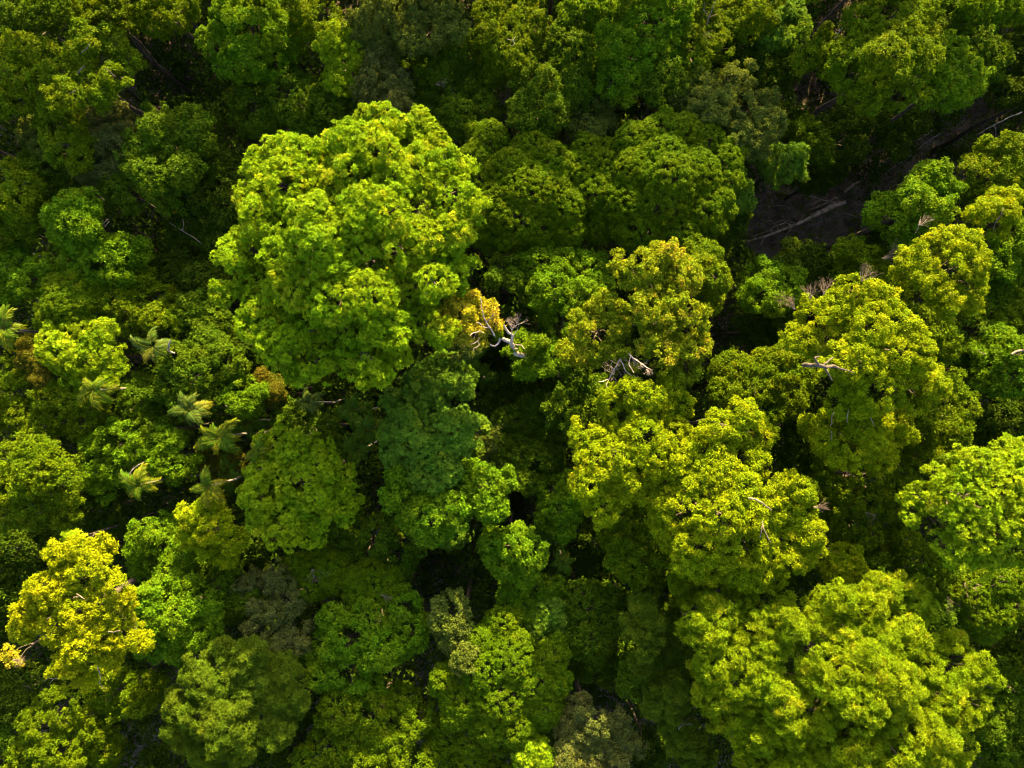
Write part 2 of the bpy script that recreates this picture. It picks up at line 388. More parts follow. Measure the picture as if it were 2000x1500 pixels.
T('dark olive crown just left of the giant emergent tree, below the bluish one', 'dark', 24, '440,420,28;400,440,34;365,430,28;430,470,26;350,460,24')
T('dark green rounded crown under the grey brown tree', 'mid', 26, '240,362,34;215,350,24;262,385,26;228,388,22')
T('dark green crown left of the grey brown tree', 'mid', 25, '85,325,32;65,300,22;110,350,24;95,370,22;130,365,24')
T('bright green round headed tree at left above a pale thin branch', 'bright', 31, '130,400,30;110,420,26;165,400,26;150,435,30;115,445,24;175,440,22;140,465,22', dome=.5)
T('wide bright green crown below the round headed tree at left', 'bright', 28, '190,500,38;150,505,30;230,495,32;265,490,22;180,535,30;225,530,28;255,525,22;130,480,20')
T('mid olive crown cut by the left frame edge, upper of two', 'olive', 29, '10,345,34;45,370,28;60,400,26;25,400,30;-10,385,34')
T('mid olive crown cut by the left frame edge, lower of two', 'olive', 27, '20,430,30;-10,450,34;50,440,22')
T('dark olive crown at the top frame edge, right of the top left corner', 'olive', 25, '200,20,32;160,15,30;235,35,26;185,45,24;210,-10,30')
T('olive crown with thin bare twigs at the top frame edge', 'olive', 29, '315,22,32;285,30,24;345,30,26;300,45,22;325,-10,34;360,10,22')
T('large mid green tree at the top between two dark gaps', 'bright', 29,
  '440,42,32;500,30,40;545,58,36;482,98,40;422,82,32;520,108,34;450,122,30;490,65,44;555,90,22;500,135,22;520,0,34;455,10,30')
T('dark green crown below the large mid green tree at the top', 'mid', 26, '560,170,38;540,140,28;600,200,34;570,215,30;610,230,26;545,190,28')
T('dark green low crown left of the crown beneath the large top tree', 'mid', 23, '490,205,36;465,190,26;510,235,28;480,235,24;530,225,22')
T('olive gold crown at the top frame edge, left of the pale olive grey crowns', 'olive', 28, '610,45,30;590,70,24;630,20,30;585,20,22;640,60,20')
T('bright broad leaved crown with large leaves at the top, above the giant emergent', 'lime', 30, '665,70,26;690,90,20;655,105,26;670,130,26;650,150,20;680,160,20;640,80,18;695,60,16')
T('dark mottled olive crown touching the top of the giant emergent tree', 'mid', 25, '640,200,34;660,180,28;690,190,24;630,240,26;600,255,24;680,220,20')
T('pale olive grey crown at the top frame edge, left of three', 'grey', 31, '735,35,38;765,70,30;710,55,28;745,80,26;750,0,36')
T('pale olive grey tree at the top, with the lightest fine foliage', 'grey', 32, '812,35,36;845,60,34;805,75,30;800,5,34;860,20,34;880,50,26')
T('brownish grey fine leaved crown above the giant emergent tree', 'brown', 31, '742,120,28;730,160,32;765,165,30;745,200,30;775,200,24;720,190,22;760,225,22')
T('green crown behind the brownish grey crown at the top', 'mid', 27, '870,95,34;835,110,28;905,100,28;880,70,26;850,140,26')
T('dark green crown with brown patches, above the gap between giant and olive dome', 'mid', 26, '880,190,38;845,215,34;920,170,32;900,225,30;860,245,28;940,210,28;825,180,24')
T('olive crown with a pale forked twig at the top', 'olive', 29, '1000,35,38;965,20,34;1035,50,30;1000,90,32;960,80,30;1015,0,34')
T('small mounded olive crown below the olive crown with the pale forked twig', 'olive', 27, '1000,115,28;1030,100,24;975,120,24;1020,130,22;960,140,26')
T('wedge shaped green tree pointing down between the top crowns and the left olive dome', 'mid', 30, '1055,160,34;1075,190,30;1040,200,30;1085,220,24;1045,235,26;1020,225,24;1060,250,20')
T('dense dark green crown at the top, left of the large bright top tree', 'mid', 27, '1120,105,42;1090,95,30;1150,140,34;1120,160,34;1155,90,30;1130,190,26;1100,60,26')
T('brighter green crown with orange flecks at the top frame edge', 'bright', 27, '1170,25,38;1130,20,34;1210,15,32;1180,55,30;1160,-10,36')
T('large bright green tree at the top, right of centre', 'bright', 31,
  '1220,148,36;1270,45,45;1230,105,42;1310,40,34;1205,80,34;1265,90,42;1300,80,32;1250,15,38;1320,10,30;1195,120,26;1190,165,24')
T('round green crown beneath the large bright green top tree', 'mid', 29, '1300,145,36;1280,175,26;1325,165,24;1300,120,28;1275,140,26')
T('small grey green crown between the top green trees and the left olive dome', 'grey', 25, '1140,255,22;1162,250,18;1120,250,14;1155,268,14')
T('grey green crown left of the black gap at the top', 'grey', 24, '1160,215,26;1190,205,22;1180,235,20')
T('very dark blue green low crown in the black gap at the top', 'dark', 18, '1205,235,24;1225,215,20;1190,250,18')
T('dark olive tree with bare bleached branches at the top frame edge', 'olive', 27, '1350,100,38;1380,55,32;1335,30,32;1400,85,28;1345,150,30;1390,130,28;1370,10,32')
T('grey green tree whose right side turns brown, above the right olive dome', 'grey', 31,
  '1382,168,30;1440,160,32;1390,212,36;1442,215,40;1492,205,30;1502,242,28;1462,262,32;1428,275,26;1345,195,28;1480,285,20')
T('olive crown at the top frame edge, left of the dark blue green crown', 'olive', 27, '1440,15,36;1480,25,30;1420,45,26;1500,0,30;1460,50,24')
T('dark blue green crown at the top beside a brown gap', 'blue', 24, '1520,50,34;1490,65,26;1555,55,24;1515,80,26;1540,25,26')
T('shaded green crown beneath the dark blue green crown at the top', 'dark', 23, '1500,120,34;1520,150,26;1540,120,22;1490,155,24')
T('narrow dark green crown left of the shaded green crown at the top', 'dark', 22, '1450,90,32;1460,120,24;1430,110,22')
T('big olive green tree at the upper right with many scalloped lobes', 'olive', 35,
  '1685,42,34;1740,30,42;1790,30,34;1700,80,42;1760,80,48;1808,72,36;1815,112,30;1665,105,34;1662,150,36;1720,140,44;1780,135,38;1700,180,34;1752,178,32;1640,128,22;1740,110,46,1')
T('small olive crown on the left side of the big scalloped olive tree', 'olive', 31, '1620,78,20;1592,105,22;1572,120,20;1600,130,22;1635,85,16')
T('bright green irregular tree right of the big scalloped olive tree', 'bright', 30, '1860,100,28;1882,140,32;1840,178,28;1872,180,26;1905,150,26;1850,150,26;1818,190,16')
T('shadowed green tree behind the irregular bright tree at the upper right', 'mid', 27, '1870,50,36;1910,70,32;1935,100,30;1850,20,32;1945,130,24;1910,110,24')
T('green tree cut by the top right corner', 'bright', 27, '1940,15,34;1980,5,34;1910,5,28;1890,-10,30;1960,-20,36')
T('dark tree cut by the right frame edge near the top', 'dark', 18, '1985,120,34;1990,170,34;1960,180,24;2010,80,36')
T('dark green crown on the left bank of the clearing, under the right olive dome', 'blue', 22, '1440,367,28;1425,400,26;1450,390,20;1432,340,20')
T('lower dark green crown on the left bank of the clearing', 'dark', 20, '1420,432,28;1410,460,24;1440,425,20')
T('dark blue green crown at the foot of the grey green tree above the clearing', 'blue', 21, '1527,310,32;1500,300,24;1550,325,22;1515,330,22')
T('dim green crown above the clearing, topmost', 'mid', 20, '1590,275,28;1565,260,24;1605,295,22;1580,245,20')
T('dim green crown above the clearing, right of the topmost', 'dark', 18, '1645,265,34;1660,235,28;1625,295,26;1670,290,24;1690,240,24')
T('dim dark crown below the big scalloped olive tree, right of the stick', 'dark', 17, '1760,245,34;1735,225,26;1790,230,26;1755,280,24')
T('low dark crown among the fallen logs, near the middle log', 'dark', 12, '1600,345,26;1570,355,22;1630,335,20')
T('vivid green tree on the right bank of the clearing', 'bright', 32,
  '1812,352,34;1842,372,28;1792,390,36;1742,402,30;1722,425,24;1760,432,34;1832,410,32;1800,442,32;1835,345,24;1705,410,16;1765,465,22')
T('olive tree at the right edge above the gold tipped crowns', 'olive', 30, '1905,340,34;1935,295,24;1980,290,28;1950,340,36;1990,330,32;1890,375,26;1930,375,28;2010,380,34')
T('gold tipped olive crown with a bare stem near the right edge', 'gold', 33, '1942,392,22;1968,412,24;1912,422,22;1950,438,22;1930,410,22;1985,380,16')
T('green crown cut by the right frame edge below the gold tipped crown', 'bright', 29, '1965,485,26;1990,450,28;1995,500,28;1960,520,24;2015,475,30')
T('light olive small tree with two pale stems at the lower rim of the clearing', 'olive', 27, '1668,482,22;1690,495,18;1650,490,16;1680,515,20;1650,530,20')
T('olive green crown left of the golden lit tree, behind the dead branch tufts', 'olive', 28, '1720,520,28;1745,550,26;1700,545,24;1730,580,24;1755,600,24;1690,510,16')
T('low olive green crown at the lower rim of the clearing, middle', 'dark', 22, '1560,500,28;1590,510,30;1575,530,28;1610,535,28;1635,520,24;1545,520,22')
T('bright green crown under the clearing with a soft rounded head', 'bright', 27, '1500,540,30;1475,550,26;1530,550,30;1490,575,28;1520,590,26;1550,570,22;1465,580,22')
T('tree with golden right edge, directly right of the tall orange tinted tree', 'olive', 34, '1385,500,28;1398,540,30;1388,585,28;1362,482,22;1412,565,18;1370,530,28')
T('dark green crown in the deep gap left of the tall golden tree', 'dark', 17, '1490,640,34;1520,620,28;1465,620,26;1500,670,24')
T('dim olive tree right of the tall golden tree, half hidden behind it', 'olive', 30, '1835,655,30;1810,625,26;1825,690,26;1850,680,22')
T('dark olive tree filling the shade right of the golden lit tree', 'mid', 26, '1900,640,36;1880,680,32;1940,600,32;1920,700,28;1890,610,26;1950,560,26')
T('olive tree cut by the right frame edge, midway down', 'olive', 26, '1985,590,34;1970,620,28;2010,640,34;1990,560,28')
T('open crowned green tree with a grey limb at the right edge', 'bright', 30, '1950,665,26;1960,708,32;1990,690,30;1932,735,26;1985,740,32;1920,690,18;2015,720,34;1960,750,22')
T('dark tree below the open crowned tree at the right edge', 'dark', 23, '1930,800,34;1970,820,36;1910,850,32;1950,870,28;1990,780,32;1995,850,32')
T('mid green small crown left of the bright lit tree at the right edge', 'olive', 29, '1842,890,28;1870,870,24;1820,905,20;1885,895,18')
T('shaded olive dome left of the bright lit right edge tree', 'olive', 28, '1690,1045,40;1725,1030,34;1660,1030,34;1640,1000,28;1740,1065,28;1700,1000,32;1610,1000,24')
T('olive dome with a neat rounded outline below the bright lit right edge tree', 'dome', 32, '1800,1100,38;1825,1135,36;1780,1065,28;1845,1110,26;1795,1145,24;1850,1160,22')
T('wide olive dome cut by the right frame edge, lower right', 'dome', 32,
  '1895,1160,44;1947,1135,42;1985,1145,38;1945,1195,42;1912,1200,38;1928,1230,30;1870,1190,28;1990,1180,34;1865,1140,26;2020,1120,38')
T('small domed tree with lit rim just below the golden crown with scalloped edge', 'gold', 32, '1645,1092,30;1668,1115,26;1640,1122,26;1622,1105,20;1660,1085,22')
T('small pointed green crown right of the small domed tree with lit rim', 'mid', 29, '1712,1112,24;1725,1135,22;1700,1095,18;1745,1150,20')
T('yellow flecked broad leaved tree beneath the largest golden tree', 'star', 33, '1342,1112,26;1358,1142,28;1342,1168,22;1392,1112,22;1378,1135,20;1330,1140,18')
T('enormous yellow green tree with starry leaves filling the lower right', 'star', 41.5,
  '1650,1178,36;1692,1192,34;1737,1162,38;1783,1187,36;1608,1188,33;1527,1200,32;1552,1228,30;1608,1232,35;1510,1274,32;1770,1240,32;1667,1243,36;1720,1262,45;1772,1274,42;1807,1297,40;1860,1275,34;1893,1307,34;1925,1332,24;1867,1327,40;1667,1290,42;1597,1307,42;1643,1325,45;1702,1318,46;1748,1325,46;1790,1342,42;1842,1360,42;1890,1370,32;1885,1398,30;1842,1405,42;1797,1388,42;1748,1370,45;1695,1370,45;1643,1370,42;1604,1353,38;1482,1332,36;1512,1353,40;1538,1383,42;1562,1416,42;1615,1412,42;1667,1415,44;1720,1423,46;1772,1425,46;1825,1440,42;1862,1450,34;1545,1460,42;1588,1465,42;1636,1475,45;1687,1480,45;1755,1477,46;1807,1480,40;1600,1530,45;1680,1545,46;1760,1535,46;1820,1520,36;1550,1515,38', dome=.36, vr=.9)
T('darker green starry leaved tree left of the enormous lower right tree', 'star', 39,
  '1400,1202,34;1440,1182,32;1382,1242,34;1430,1250,38;1470,1232,32;1402,1300,38;1442,1290,36;1400,1350,38;1422,1392,38;1462,1412,38;1445,1335,38;1500,1445,34;1480,1480,36;1352,1225,26;1480,1280,28;1470,1375,32;1370,1310,22')
T('small dark green crown under the right side of the enormous tree\'s top', 'mid', 31, '1832,1200,30;1850,1225,24;1815,1222,22;1855,1250,20')
T('shadowed tree at the bottom right corner', 'mid', 24, '1980,1330,34;1968,1395,38;1995,1440,38;1950,1470,34;1990,1380,34;1985,1490,34;2020,1300,34;1945,1430,26')
T('dark crown in the shade between the olive dome and the bottom right corner tree', 'dark', 18, '1975,1275,30;1960,1300,28;2000,1250,30;1940,1290,22')
# centre and lower middle
T('big blue green tree in the middle with a few yellow leaves', 'blue', 35.5,
  '790,805,40;835,822,45;790,862,45;848,870,48;900,825,26;888,862,32;822,912,42;862,912,38;772,885,30;820,780,34;770,840,28;805,850,44,1;870,840,34')
T('blue green crown with a dark rim directly below the giant emergent tree', 'blue', 34, '850,735,38;880,750,28;820,745,30;905,740,26;908,765,18;840,770,26;870,715,24')
T('blue green outlying crown at the right of the big blue green tree', 'blue', 29, '925,850,24;940,830,16;915,875,20;930,870,14')
T('bright green tree below the big blue green tree, left of two', 'bright', 35,
  '788,962,38;838,952,38;832,1012,42;782,932,24;868,990,34;800,1000,36;765,975,22;850,1040,24;880,1015,26')
T('light yellow green crown below the big blue green tree, right of two', 'bright', 34, '940,930,34;976,945,28;948,985,34;920,960,34;965,1000,22;915,940,22;950,955,34')
T('blue green crown peeping between the two light crowns below the big blue green tree', 'blue', 26, '895,1040,22;900,1000,20;880,1055,16')
T('grey green small tree between the big blue green tree and the central dark gap', 'grey', 25, '970,850,24;950,870,20;985,870,18;960,895,20;940,885,16')
T('dense shaded olive green tree in the middle of the central gap, upper', 'mid', 24, '1030,835,36;1065,850,32;1000,825,30;1040,800,28;1070,815,22')
T('dense shaded green tree in the central gap, lower', 'mid', 26, '1015,895,38;1050,905,32;1060,880,28;990,880,28;1040,935,28;1000,920,24;1075,920,22')
T('very dark crown deep in the central gap', 'dark', 13, '985,780,34;1030,770,34;960,810,26;1060,760,26;1010,745,26')
T('bright blue tinged green crown left of the lit cauliflower dome', 'bright', 29, '1085,962,30;1105,1000,34;1072,1005,24;1095,1030,22;1120,975,20;1110,940,18')
T('olive shaded crown under the lit cauliflower dome', 'olive', 33, '1220,1050,38;1270,1055,42;1250,1108,40;1292,1110,36;1225,1010,34;1215,1090,28;1275,1010,30;1265,1140,22')
T('light green rounded crown in the lower middle beside the small palm', 'bright', 32, '962,1062,30;1000,1062,34;1038,1082,32;1010,1108,32;975,1098,28;1020,1050,24;1030,1120,20')
T('mottled green crown with a bluish lower side, lower middle', 'bright', 28, '1000,1170,30;1035,1150,24;1062,1162,30;1020,1192,26;1080,1150,20')
T('bluish rounded crown under the mottled green crown, lower middle', 'blue', 28, '1045,1205,28;1072,1208,28;1055,1230,20;1085,1190,18')
T('large fine leaved olive dome at the bottom middle', 'dome', 33,
  '980,1225,36;1000,1290,50;945,1310,50;1040,1335,52;980,1365,58;905,1368,48;1058,1385,42;1010,1425,42;1078,1285,34;870,1330,32;890,1400,30;1085,1340,28;960,1420,38;940,1255,30', dome=.3)
T('grey green scraggly crown lying over the left of the large bottom olive dome', 'grey', 33, '880,1190,30;862,1215,24;900,1232,28;880,1260,24;905,1290,26;912,1325,18;895,1210,22')
T('wide yellowish olive tree at the bottom frame edge, left of the middle', 'olive', 31,
  '660,1390,40;722,1400,46;782,1390,42;690,1450,46;762,1450,48;640,1455,40;820,1442,42;800,1490,38;720,1490,40;610,1490,36;640,1500,36;740,1430,42;825,1400,26')
T('light olive tree at the bottom frame edge, below the large fine leaved dome', 'olive', 29, '870,1445,36;920,1440,36;865,1490,36;960,1460,32;915,1480,34;975,1490,28;900,1410,28;990,1440,22')
T('small yellow green crown at the bottom edge left of the grey brown tree', 'lime', 32, '1038,1452,24;1058,1480,26;1030,1490,22;1050,1510,26')
T('grey brown rounded tree beside the black gap at the bottom', 'brown', 33, '1130,1382,26;1112,1418,30;1160,1418,32;1122,1462,32;1170,1468,36;1208,1422,26;1222,1460,30;1150,1500,32;1200,1495,30;1115,1495,26', dome=.4)
T('dark bluish crown right of the grey brown tree at the bottom', 'dark', 22, '1270,1470,30;1250,1450,22;1290,1490,24;1265,1500,24')
T('tree with long grey green leaf whorls at the left of the starry tree', 'sprig', 34, '1252,1190,22;1240,1220,22;1262,1258,26;1242,1170,16;1270,1220,22;1255,1285,20')
T('dark fine leaved crown below the grey green leaf whorls', 'mid', 31, '1250,1318,30;1232,1345,22;1275,1300,24')
T('olive broad leaved tree between the dark gap and the darker starry tree', 'sprig', 33, '1305,1240,28;1322,1290,32;1290,1332,30;1320,1370,32;1285,1378,26;1322,1412,30;1345,1450,30;1300,1205,22;1360,1490,30;1335,1335,26')
T('shadowed dark green tree between the bluish crown and the olive leaf whorls', 'mid', 28, '1140,1180,40;1180,1220,38;1135,1245,38;1110,1200,28;1190,1170,28;1160,1270,30')
T('dark tree at the upper rim of the black gap at the bottom', 'mid', 21, '1190,1290,28;1210,1320,26;1160,1310,22;1130,1300,24;1215,1265,24')
T('gloomy grey crown right of the small palm in the lower middle', 'dark', 19, '1170,1060,28;1190,1095,26;1160,1110,24;1150,1060,20')
# left middle
T('fine olive green domed tree at the left, above the palms', 'dome', 29, '110,565,30;150,562,30;120,600,34;160,590,26;90,620,22;140,625,24;135,580,32')
T('green crown at the left between wide bright crown and fine domed tree', 'bright', 26, '85,522,26;48,550,28;20,520,28;70,545,22;30,490,20;5,560,26')
T('olive tinged crown right of the fine domed tree at the left', 'olive', 27, '270,582,28;312,585,30;300,620,26;222,585,30;245,622,26;285,550,20;200,610,22')
T('small green crown left of the giant emergent tree, lower flank', 'mid', 26, '365,600,26;400,600,26;390,632,22;422,622,20;355,625,20')
T('dark bluish crown at the lower left flank of the giant emergent tree', 'dark', 23, '385,540,30;350,520,28;410,560,26;330,545,24;300,520,24;420,510,24')
T('bright leafy tree with yellow tips on its left side, left of the palms', 'lime', 31, '110,682,28;150,650,30;190,652,28;130,712,28;172,700,30;208,690,26;160,742,22;215,722,20;95,660,20')
T('small orange brown crown left of the bright leafy tree', 'rust', 27, '62,695,24;75,720,20;55,670,16;80,740,16')
T('soft olive crown cut by the left frame edge, midway down', 'olive', 25, '20,770,36;5,730,32;30,810,30;-5,800,36;35,740,20')
T('mottled olive green tree with reddish twigs among the left palms', 'olive', 27, '60,800,22;90,782,28;132,780,30;178,800,28;120,822,28;165,832,28;80,830,24;200,820,20')
T('round dark green bushy tree between the palms and the giant emergent', 'mid', 29, '400,682,36;438,702,32;382,722,40;430,742,36;342,742,34;335,700,28;362,782,32;315,765,24;410,770,30')
T('dark green crown in the shade below the giant emergent\'s lower left', 'dark', 23, '470,680,32;500,700,30;455,650,26;500,735,28;530,760,24')
T('small light green rounded crown between the palms, centre left', 'bright', 28, '470,762,24;488,792,22;465,790,20;498,768,18')
T('rusty brown small crown beside the small light green crown, centre left', 'rust', 26, '522,752,22;535,780,18;510,735,16;540,760,14')
T('dim olive crown between the left palms', 'mid', 24, '262,782,34;290,815,28;240,800,24;270,750,22')
T('small green crown above the big leaved green tree, between palms', 'mid', 25, '300,850,26;285,830,20;320,840,20')
T('vivid bluish green tree with big pale leaves at the left', 'bright', 29, '190,872,30;230,860,32;262,890,30;182,920,30;222,922,28;200,955,24;295,880,24')
T('vivid green crown right of the big pale leaved tree at the left', 'bright', 28, '332,872,30;342,910,30;310,900,24;360,890,20')
T('soft yellow green tree cut by the left frame edge below the middle', 'olive', 34, '20,902,34;60,885,34;70,922,42;112,902,36;30,952,38;102,960,38;62,992,38;132,935,26;20,1000,32;120,1000,30;-10,930,38', dome=.35)
T('dark green crown beneath the soft yellow green tree', 'dark', 22, '150,1025,30;180,995,30;210,1010,26;130,1045,22;200,970,22')
T('rusty olive undergrowth crown among the centre left palms', 'rust', 21, '420,925,26;450,900,20;400,890,18;465,925,18')
T('dark olive crown at the left frame edge above the golden yellow tree', 'dark', 21, '30,1070,36;55,1110,28;10,1120,34;80,1040,26;20,1030,26')
T('shaded green crown between golden yellow tree and left frame edge', 'dark', 22, '20,1190,28;10,1160,28;0,1220,26')
T('bright green tree right of the golden yellow tree', 'bright', 33,
  '312,1160,36;352,1150,30;290,1210,34;342,1212,40;382,1182,36;408,1220,26;302,1260,32;345,1268,30;378,1240,28;285,1175,24')
T('green crown right of the bright green tree, toward the brown tree', 'mid', 29, '422,1142,34;460,1160,30;482,1180,24;440,1180,26;410,1120,24;445,1120,22')
T('round headed green crown above the bright green tree, lower left', 'bright', 29, '282,1052,30;320,1042,32;350,1080,30;290,1090,32;338,1108,26;262,1075,22;310,1075,32')
T('gold and olive crown below the yellow palm, lower left', 'gold', 33, '372,1010,26;370,1045,24;412,1038,32;450,1062,26;438,1088,22;400,1000,24;395,1060,24;430,1005,20')
T('dark brownish crown right of the gold and olive crown', 'dark', 24, '470,1030,24;485,1070,26;465,1100,24;500,1100,22')
T('large bright green leafy tree in the lower left centre', 'lime', 36,
  '540,872,36;512,912,34;560,932,44;612,902,42;500,962,36;552,990,44;612,970,44;650,940,36;668,985,32;600,1030,38;545,1040,36;590,940,46,1;575,880,32;510,1010,30')
T('shaded green tree right of the large bright leafy tree, fine foliage', 'mid', 29, '682,1040,38;730,1072,42;770,1090,38;700,1110,34;790,1060,30;650,1065,32;740,1035,26;620,1075,26')
T('deep green crown above the large bright leafy tree, beside the palms', 'mid', 28, '610,850,34;580,830,28;640,870,28;560,815,24;635,830,24')
T('smooth dark green dome in the lower left centre', 'dome', 29, '620,1120,38;650,1135,28;600,1145,32;590,1110,28;640,1105,28', dome=.35)
T('small smooth dome touching the gap in the lower middle', 'dome', 30, '700,1140,32;738,1152,34;722,1125,28;760,1132,22;690,1165,20', dome=.35)
T('brownish grey mixed tree between the lower left green crowns', 'brown', 31, '492,1140,22;540,1132,26;560,1170,32;522,1208,30;570,1232,28;500,1235,24;580,1262,22;545,1260,24')
T('large bright green tree in the lower left centre below the smooth dark domes', 'bright', 32,
  '620,1268,38;680,1250,42;720,1212,44;782,1190,38;800,1230,40;742,1270,42;680,1312,40;722,1348,32;630,1318,32;655,1210,30;780,1265,30')
T('big dark green tree with needle like leaf sprays at the lower left', 'sprig', 34,
  '430,1292,34;482,1290,34;382,1330,34;432,1350,42;500,1340,42;548,1310,34;558,1368,34;500,1400,42;440,1420,40;382,1400,34;345,1372,26;360,1435,30;402,1470,32;462,1468,32;538,1430,34;332,1430,18;440,1270,22')
T('olive green tree at the bottom left, right of the frame corner', 'olive', 28, '120,1390,40;80,1422,44;150,1440,40;62,1472,38;200,1462,36;110,1480,38;170,1400,28')
T('olive crown with broken twigs between golden yellow tree and needle sprayed tree', 'olive', 27, '210,1362,34;282,1350,30;240,1340,26;200,1325,24;265,1380,24')
T('dark tree at the left frame edge near the bottom', 'dark', 23, '40,1340,38;15,1380,34;70,1350,28;15,1310,26;90,1335,22')
T('dim tree filling the bottom left corner', 'mid', 23, '20,1440,32;5,1480,34;40,1495,24;25,1410,22')
T('dark green crown between the needle sprayed tree and the bottom olive trees', 'dark', 22, '570,1470,32;600,1420,28;540,1490,30;585,1390,24;300,1480,20;570,1290,26')

# trees that stand outside the frame: they shade the canopy and close the forest
OFF = [(x, -95 - (i % 3) * 22, 36.5 - (i % 2) * 1.5) for i, x in enumerate(range(60, 2100, 170))]
OFF += [(2150, y, 30) for y in range(120, 1600, 190)] + [(-120, y, 28) for y in range(60, 1600, 190)] + [(x, 1620, 28) for x in range(60, 2000, 190)]
OFF += [(2120, -60, 34)]
for i, (x, y, z) in enumerate(OFF):
    sp = 'mid' if i % 3 else 'olive'
    r_ = tree('green forest tree beyond the edge of the view', sp, z, ring(x, y, 95, 92, 8, i), seed=500 + i, dens=.6, name='broadleaf_tree')
    r_['group'] = 'forest trees beyond the edge of the view'

# ------------------------------------------------------------------ palms
def frond_mesh(L, seed, yellow, blue=False):
    g = np.random.default_rng(seed); n = 24
    s = np.linspace(0, 1, n); th = np.cumsum(np.full(n, 1 / n)) 
    ang = .75 - 1.55 * s ** 1.2                       # rises, arches over and droops
    X = np.concatenate([[0], np.cumsum(np.cos(ang[:-1]))]) * L / n; Z = np.concatenate([[0], np.cumsum(np.sin(ang[:-1]))]) * L / n
    rach = np.stack([X, 0.04 * L * np.sin(s * 3) * (1 if seed % 2 else -1), Z], 1)
    P, D, N, LL, WW, Cc = [], [], [], [], [], []
    for i in range(3, n):
        for sd in (-1, 1):
            t = s[i]
            ln = L * .36 * math.sin(min(1, .28 + .95 * t) * math.pi * .80) ** .8 * g.uniform(.88, 1.08)
            sweep = .35 + .9 * t
            f = np.array([math.cos(ang[i]), 0, math.sin(ang[i])])
            d = f * sweep + np.array([0, sd, 0]) * 1.0 + np.array([0, 0, -.25 - .15 * g.random()])
            P.append(rach[i]); D.append(d); N.append(np.array([0, sd * -.25, 1]) + g.normal(0, .12, 3)); LL.append(ln); WW.append(.15 * L / 2.7 * g.uniform(.8, 1.15))
            base = np.array([.026, .066, .002]) if not blue else np.array([.030, .058, .007])
            yl = np.array([.17, .135, .004])
            y = min(1, max(0, yellow * .75 * (.4 + t) + g.normal(0, .08)))
            Cc.append((base * (1 - y) + yl * y) * g.uniform(.8, 1.25))
    V, F = leaf_quads(np.array(P), np.array(D), np.array(N), np.array(LL), np.array(WW))
    # rachis as a thin square rod
    w = np.linspace(.035, .012, n)[:, None] * L / 2.7
    q = [rach + w * np.array(o) for o in ((0, 1, .3), (0, 0, 1), (0, -1, .3), (0, 0, -.6))]
    V2 = np.stack(q, 1).reshape(-1, 3); F2 = []
    for i in range(n - 1):
        for k in range(4):
            F2.append((i * 4 + k, i * 4 + (k + 1) % 4, i * 4 + 4 + (k + 1) % 4, i * 4 + 4 + k))
    F = np.concatenate([F, np.array(F2) + len(V)]); V = np.concatenate([V, V2])
    Cc = np.concatenate([np.array(Cc), np.tile([[.07, .09, .006]], (len(F2), 1))])
    o = mesh_from('frond', V, F, PALM, colours=np.clip(Cc, .001, .9))
    me = o.data; bpy.data.objects.remove(o)
    return me
FR = {}
def palm(label, px, py, z, L, nf, yellow, lean=(0, 0), blue=False, skip=()):
    seed = hash_str(label) % 9999; r = random.Random(seed)
    top = world(px, py, z); base = np.array([top[0] + lean[0], top[1] + lean[1], 0.])
    root = empty('palm_tree', base, label, 'palm', 'feather palms between the broadleaf crowns')
    tb = Tubes(7); pts = bent(base - np.array([0, 0, .2]), top - np.array([0, 0, .15]), 6, .012, r)
    tb.add(pts, [.16, .13, .12, .11, .11, .12, .14], 8)
    tb.build('trunk', bark_palm, root, base)
    a0 = r.uniform(0, 6.28)
    for k in range(nf):
        if k in skip: continue
        yl = yellow if r.random() < .5 else yellow * .25
        if r.random() < .12: yl = max(yl, .45 * (yellow > .05))
        key = (round(yl, 1), k % 3, blue)
        if key not in FR: FR[key] = frond_mesh(2.7, 11 + len(FR), key[0], blue)
        f = bpy.data.objects.new('frond', FR[key]); col.objects.link(f); f.parent = root
        f.location = Vector(top - base); s = L / 2.7 * r.uniform(.55, 1.0); f.scale = (s, s, s)
        f.rotation_euler = (r.uniform(-.35, .35), r.uniform(-.5, .45), a0 + k * 6.283 / nf + r.uniform(-.4, .4))
    return root
bark_palm = bark_material('palm_trunk_grey', (.07, .06, .05), (.17, .15, .13), 6)
P = palm
P('yellow tipped palm with a pale trunk showing, below a bright leafy tree', 182, 762, 32, 2.6, 8, .35, (3.2, .6))
P('tall palm with broad ribbed fronds standing alone above dark undergrowth', 428, 855, 31, 3.0, 9, .30, (1, .2))
P('palm with a long pale leaning trunk at the left, its tips yellow', 272, 948, 32, 2.5, 8, .38, (4.2, -.4))
P('palm with one bright orange yellow frond above the gold and olive crown', 408, 950, 33, 2.5, 8, .62, (.8, .2))
P('grey blue palm above the tall lone palm, left of centre', 372, 800, 30, 2.6, 8, .08, (1, .3), True)
P('grey green palm left of the round bushy tree, beside a broken stump', 298, 678, 31, 2.7, 7, .06, (1, .3), True)
P('yellow green palm cut by the left frame edge', 12, 642, 29, 3.0, 8, .32, (1, .2))
P('dark green palm with dense fronds left of the big blue green tree, upper', 690, 800, 29, 2.6, 9, .04)
P('dark green palm with dense fronds left of the big blue green tree, middle', 718, 838, 30, 2.5, 9, .05)
P('dark green palm with dense fronds left of the big blue green tree, lowest', 700, 878, 29, 2.6, 9, .05)
P('grey green palm below the lower left edge of the giant emergent tree', 602, 788, 28, 2.4, 8, .04, (0, 0), True)
P('shaded palm right of the tall lone palm, among dark leaves', 482, 826, 24, 2.8, 8, .05)
P('small dark palm in the lower middle right of the light green rounded crown', 1098, 1096, 27, 2.1, 8, .10)
P('dim palm touching the dark gap above the light green rounded crown', 1062, 1032, 25, 2.3, 8, .03)
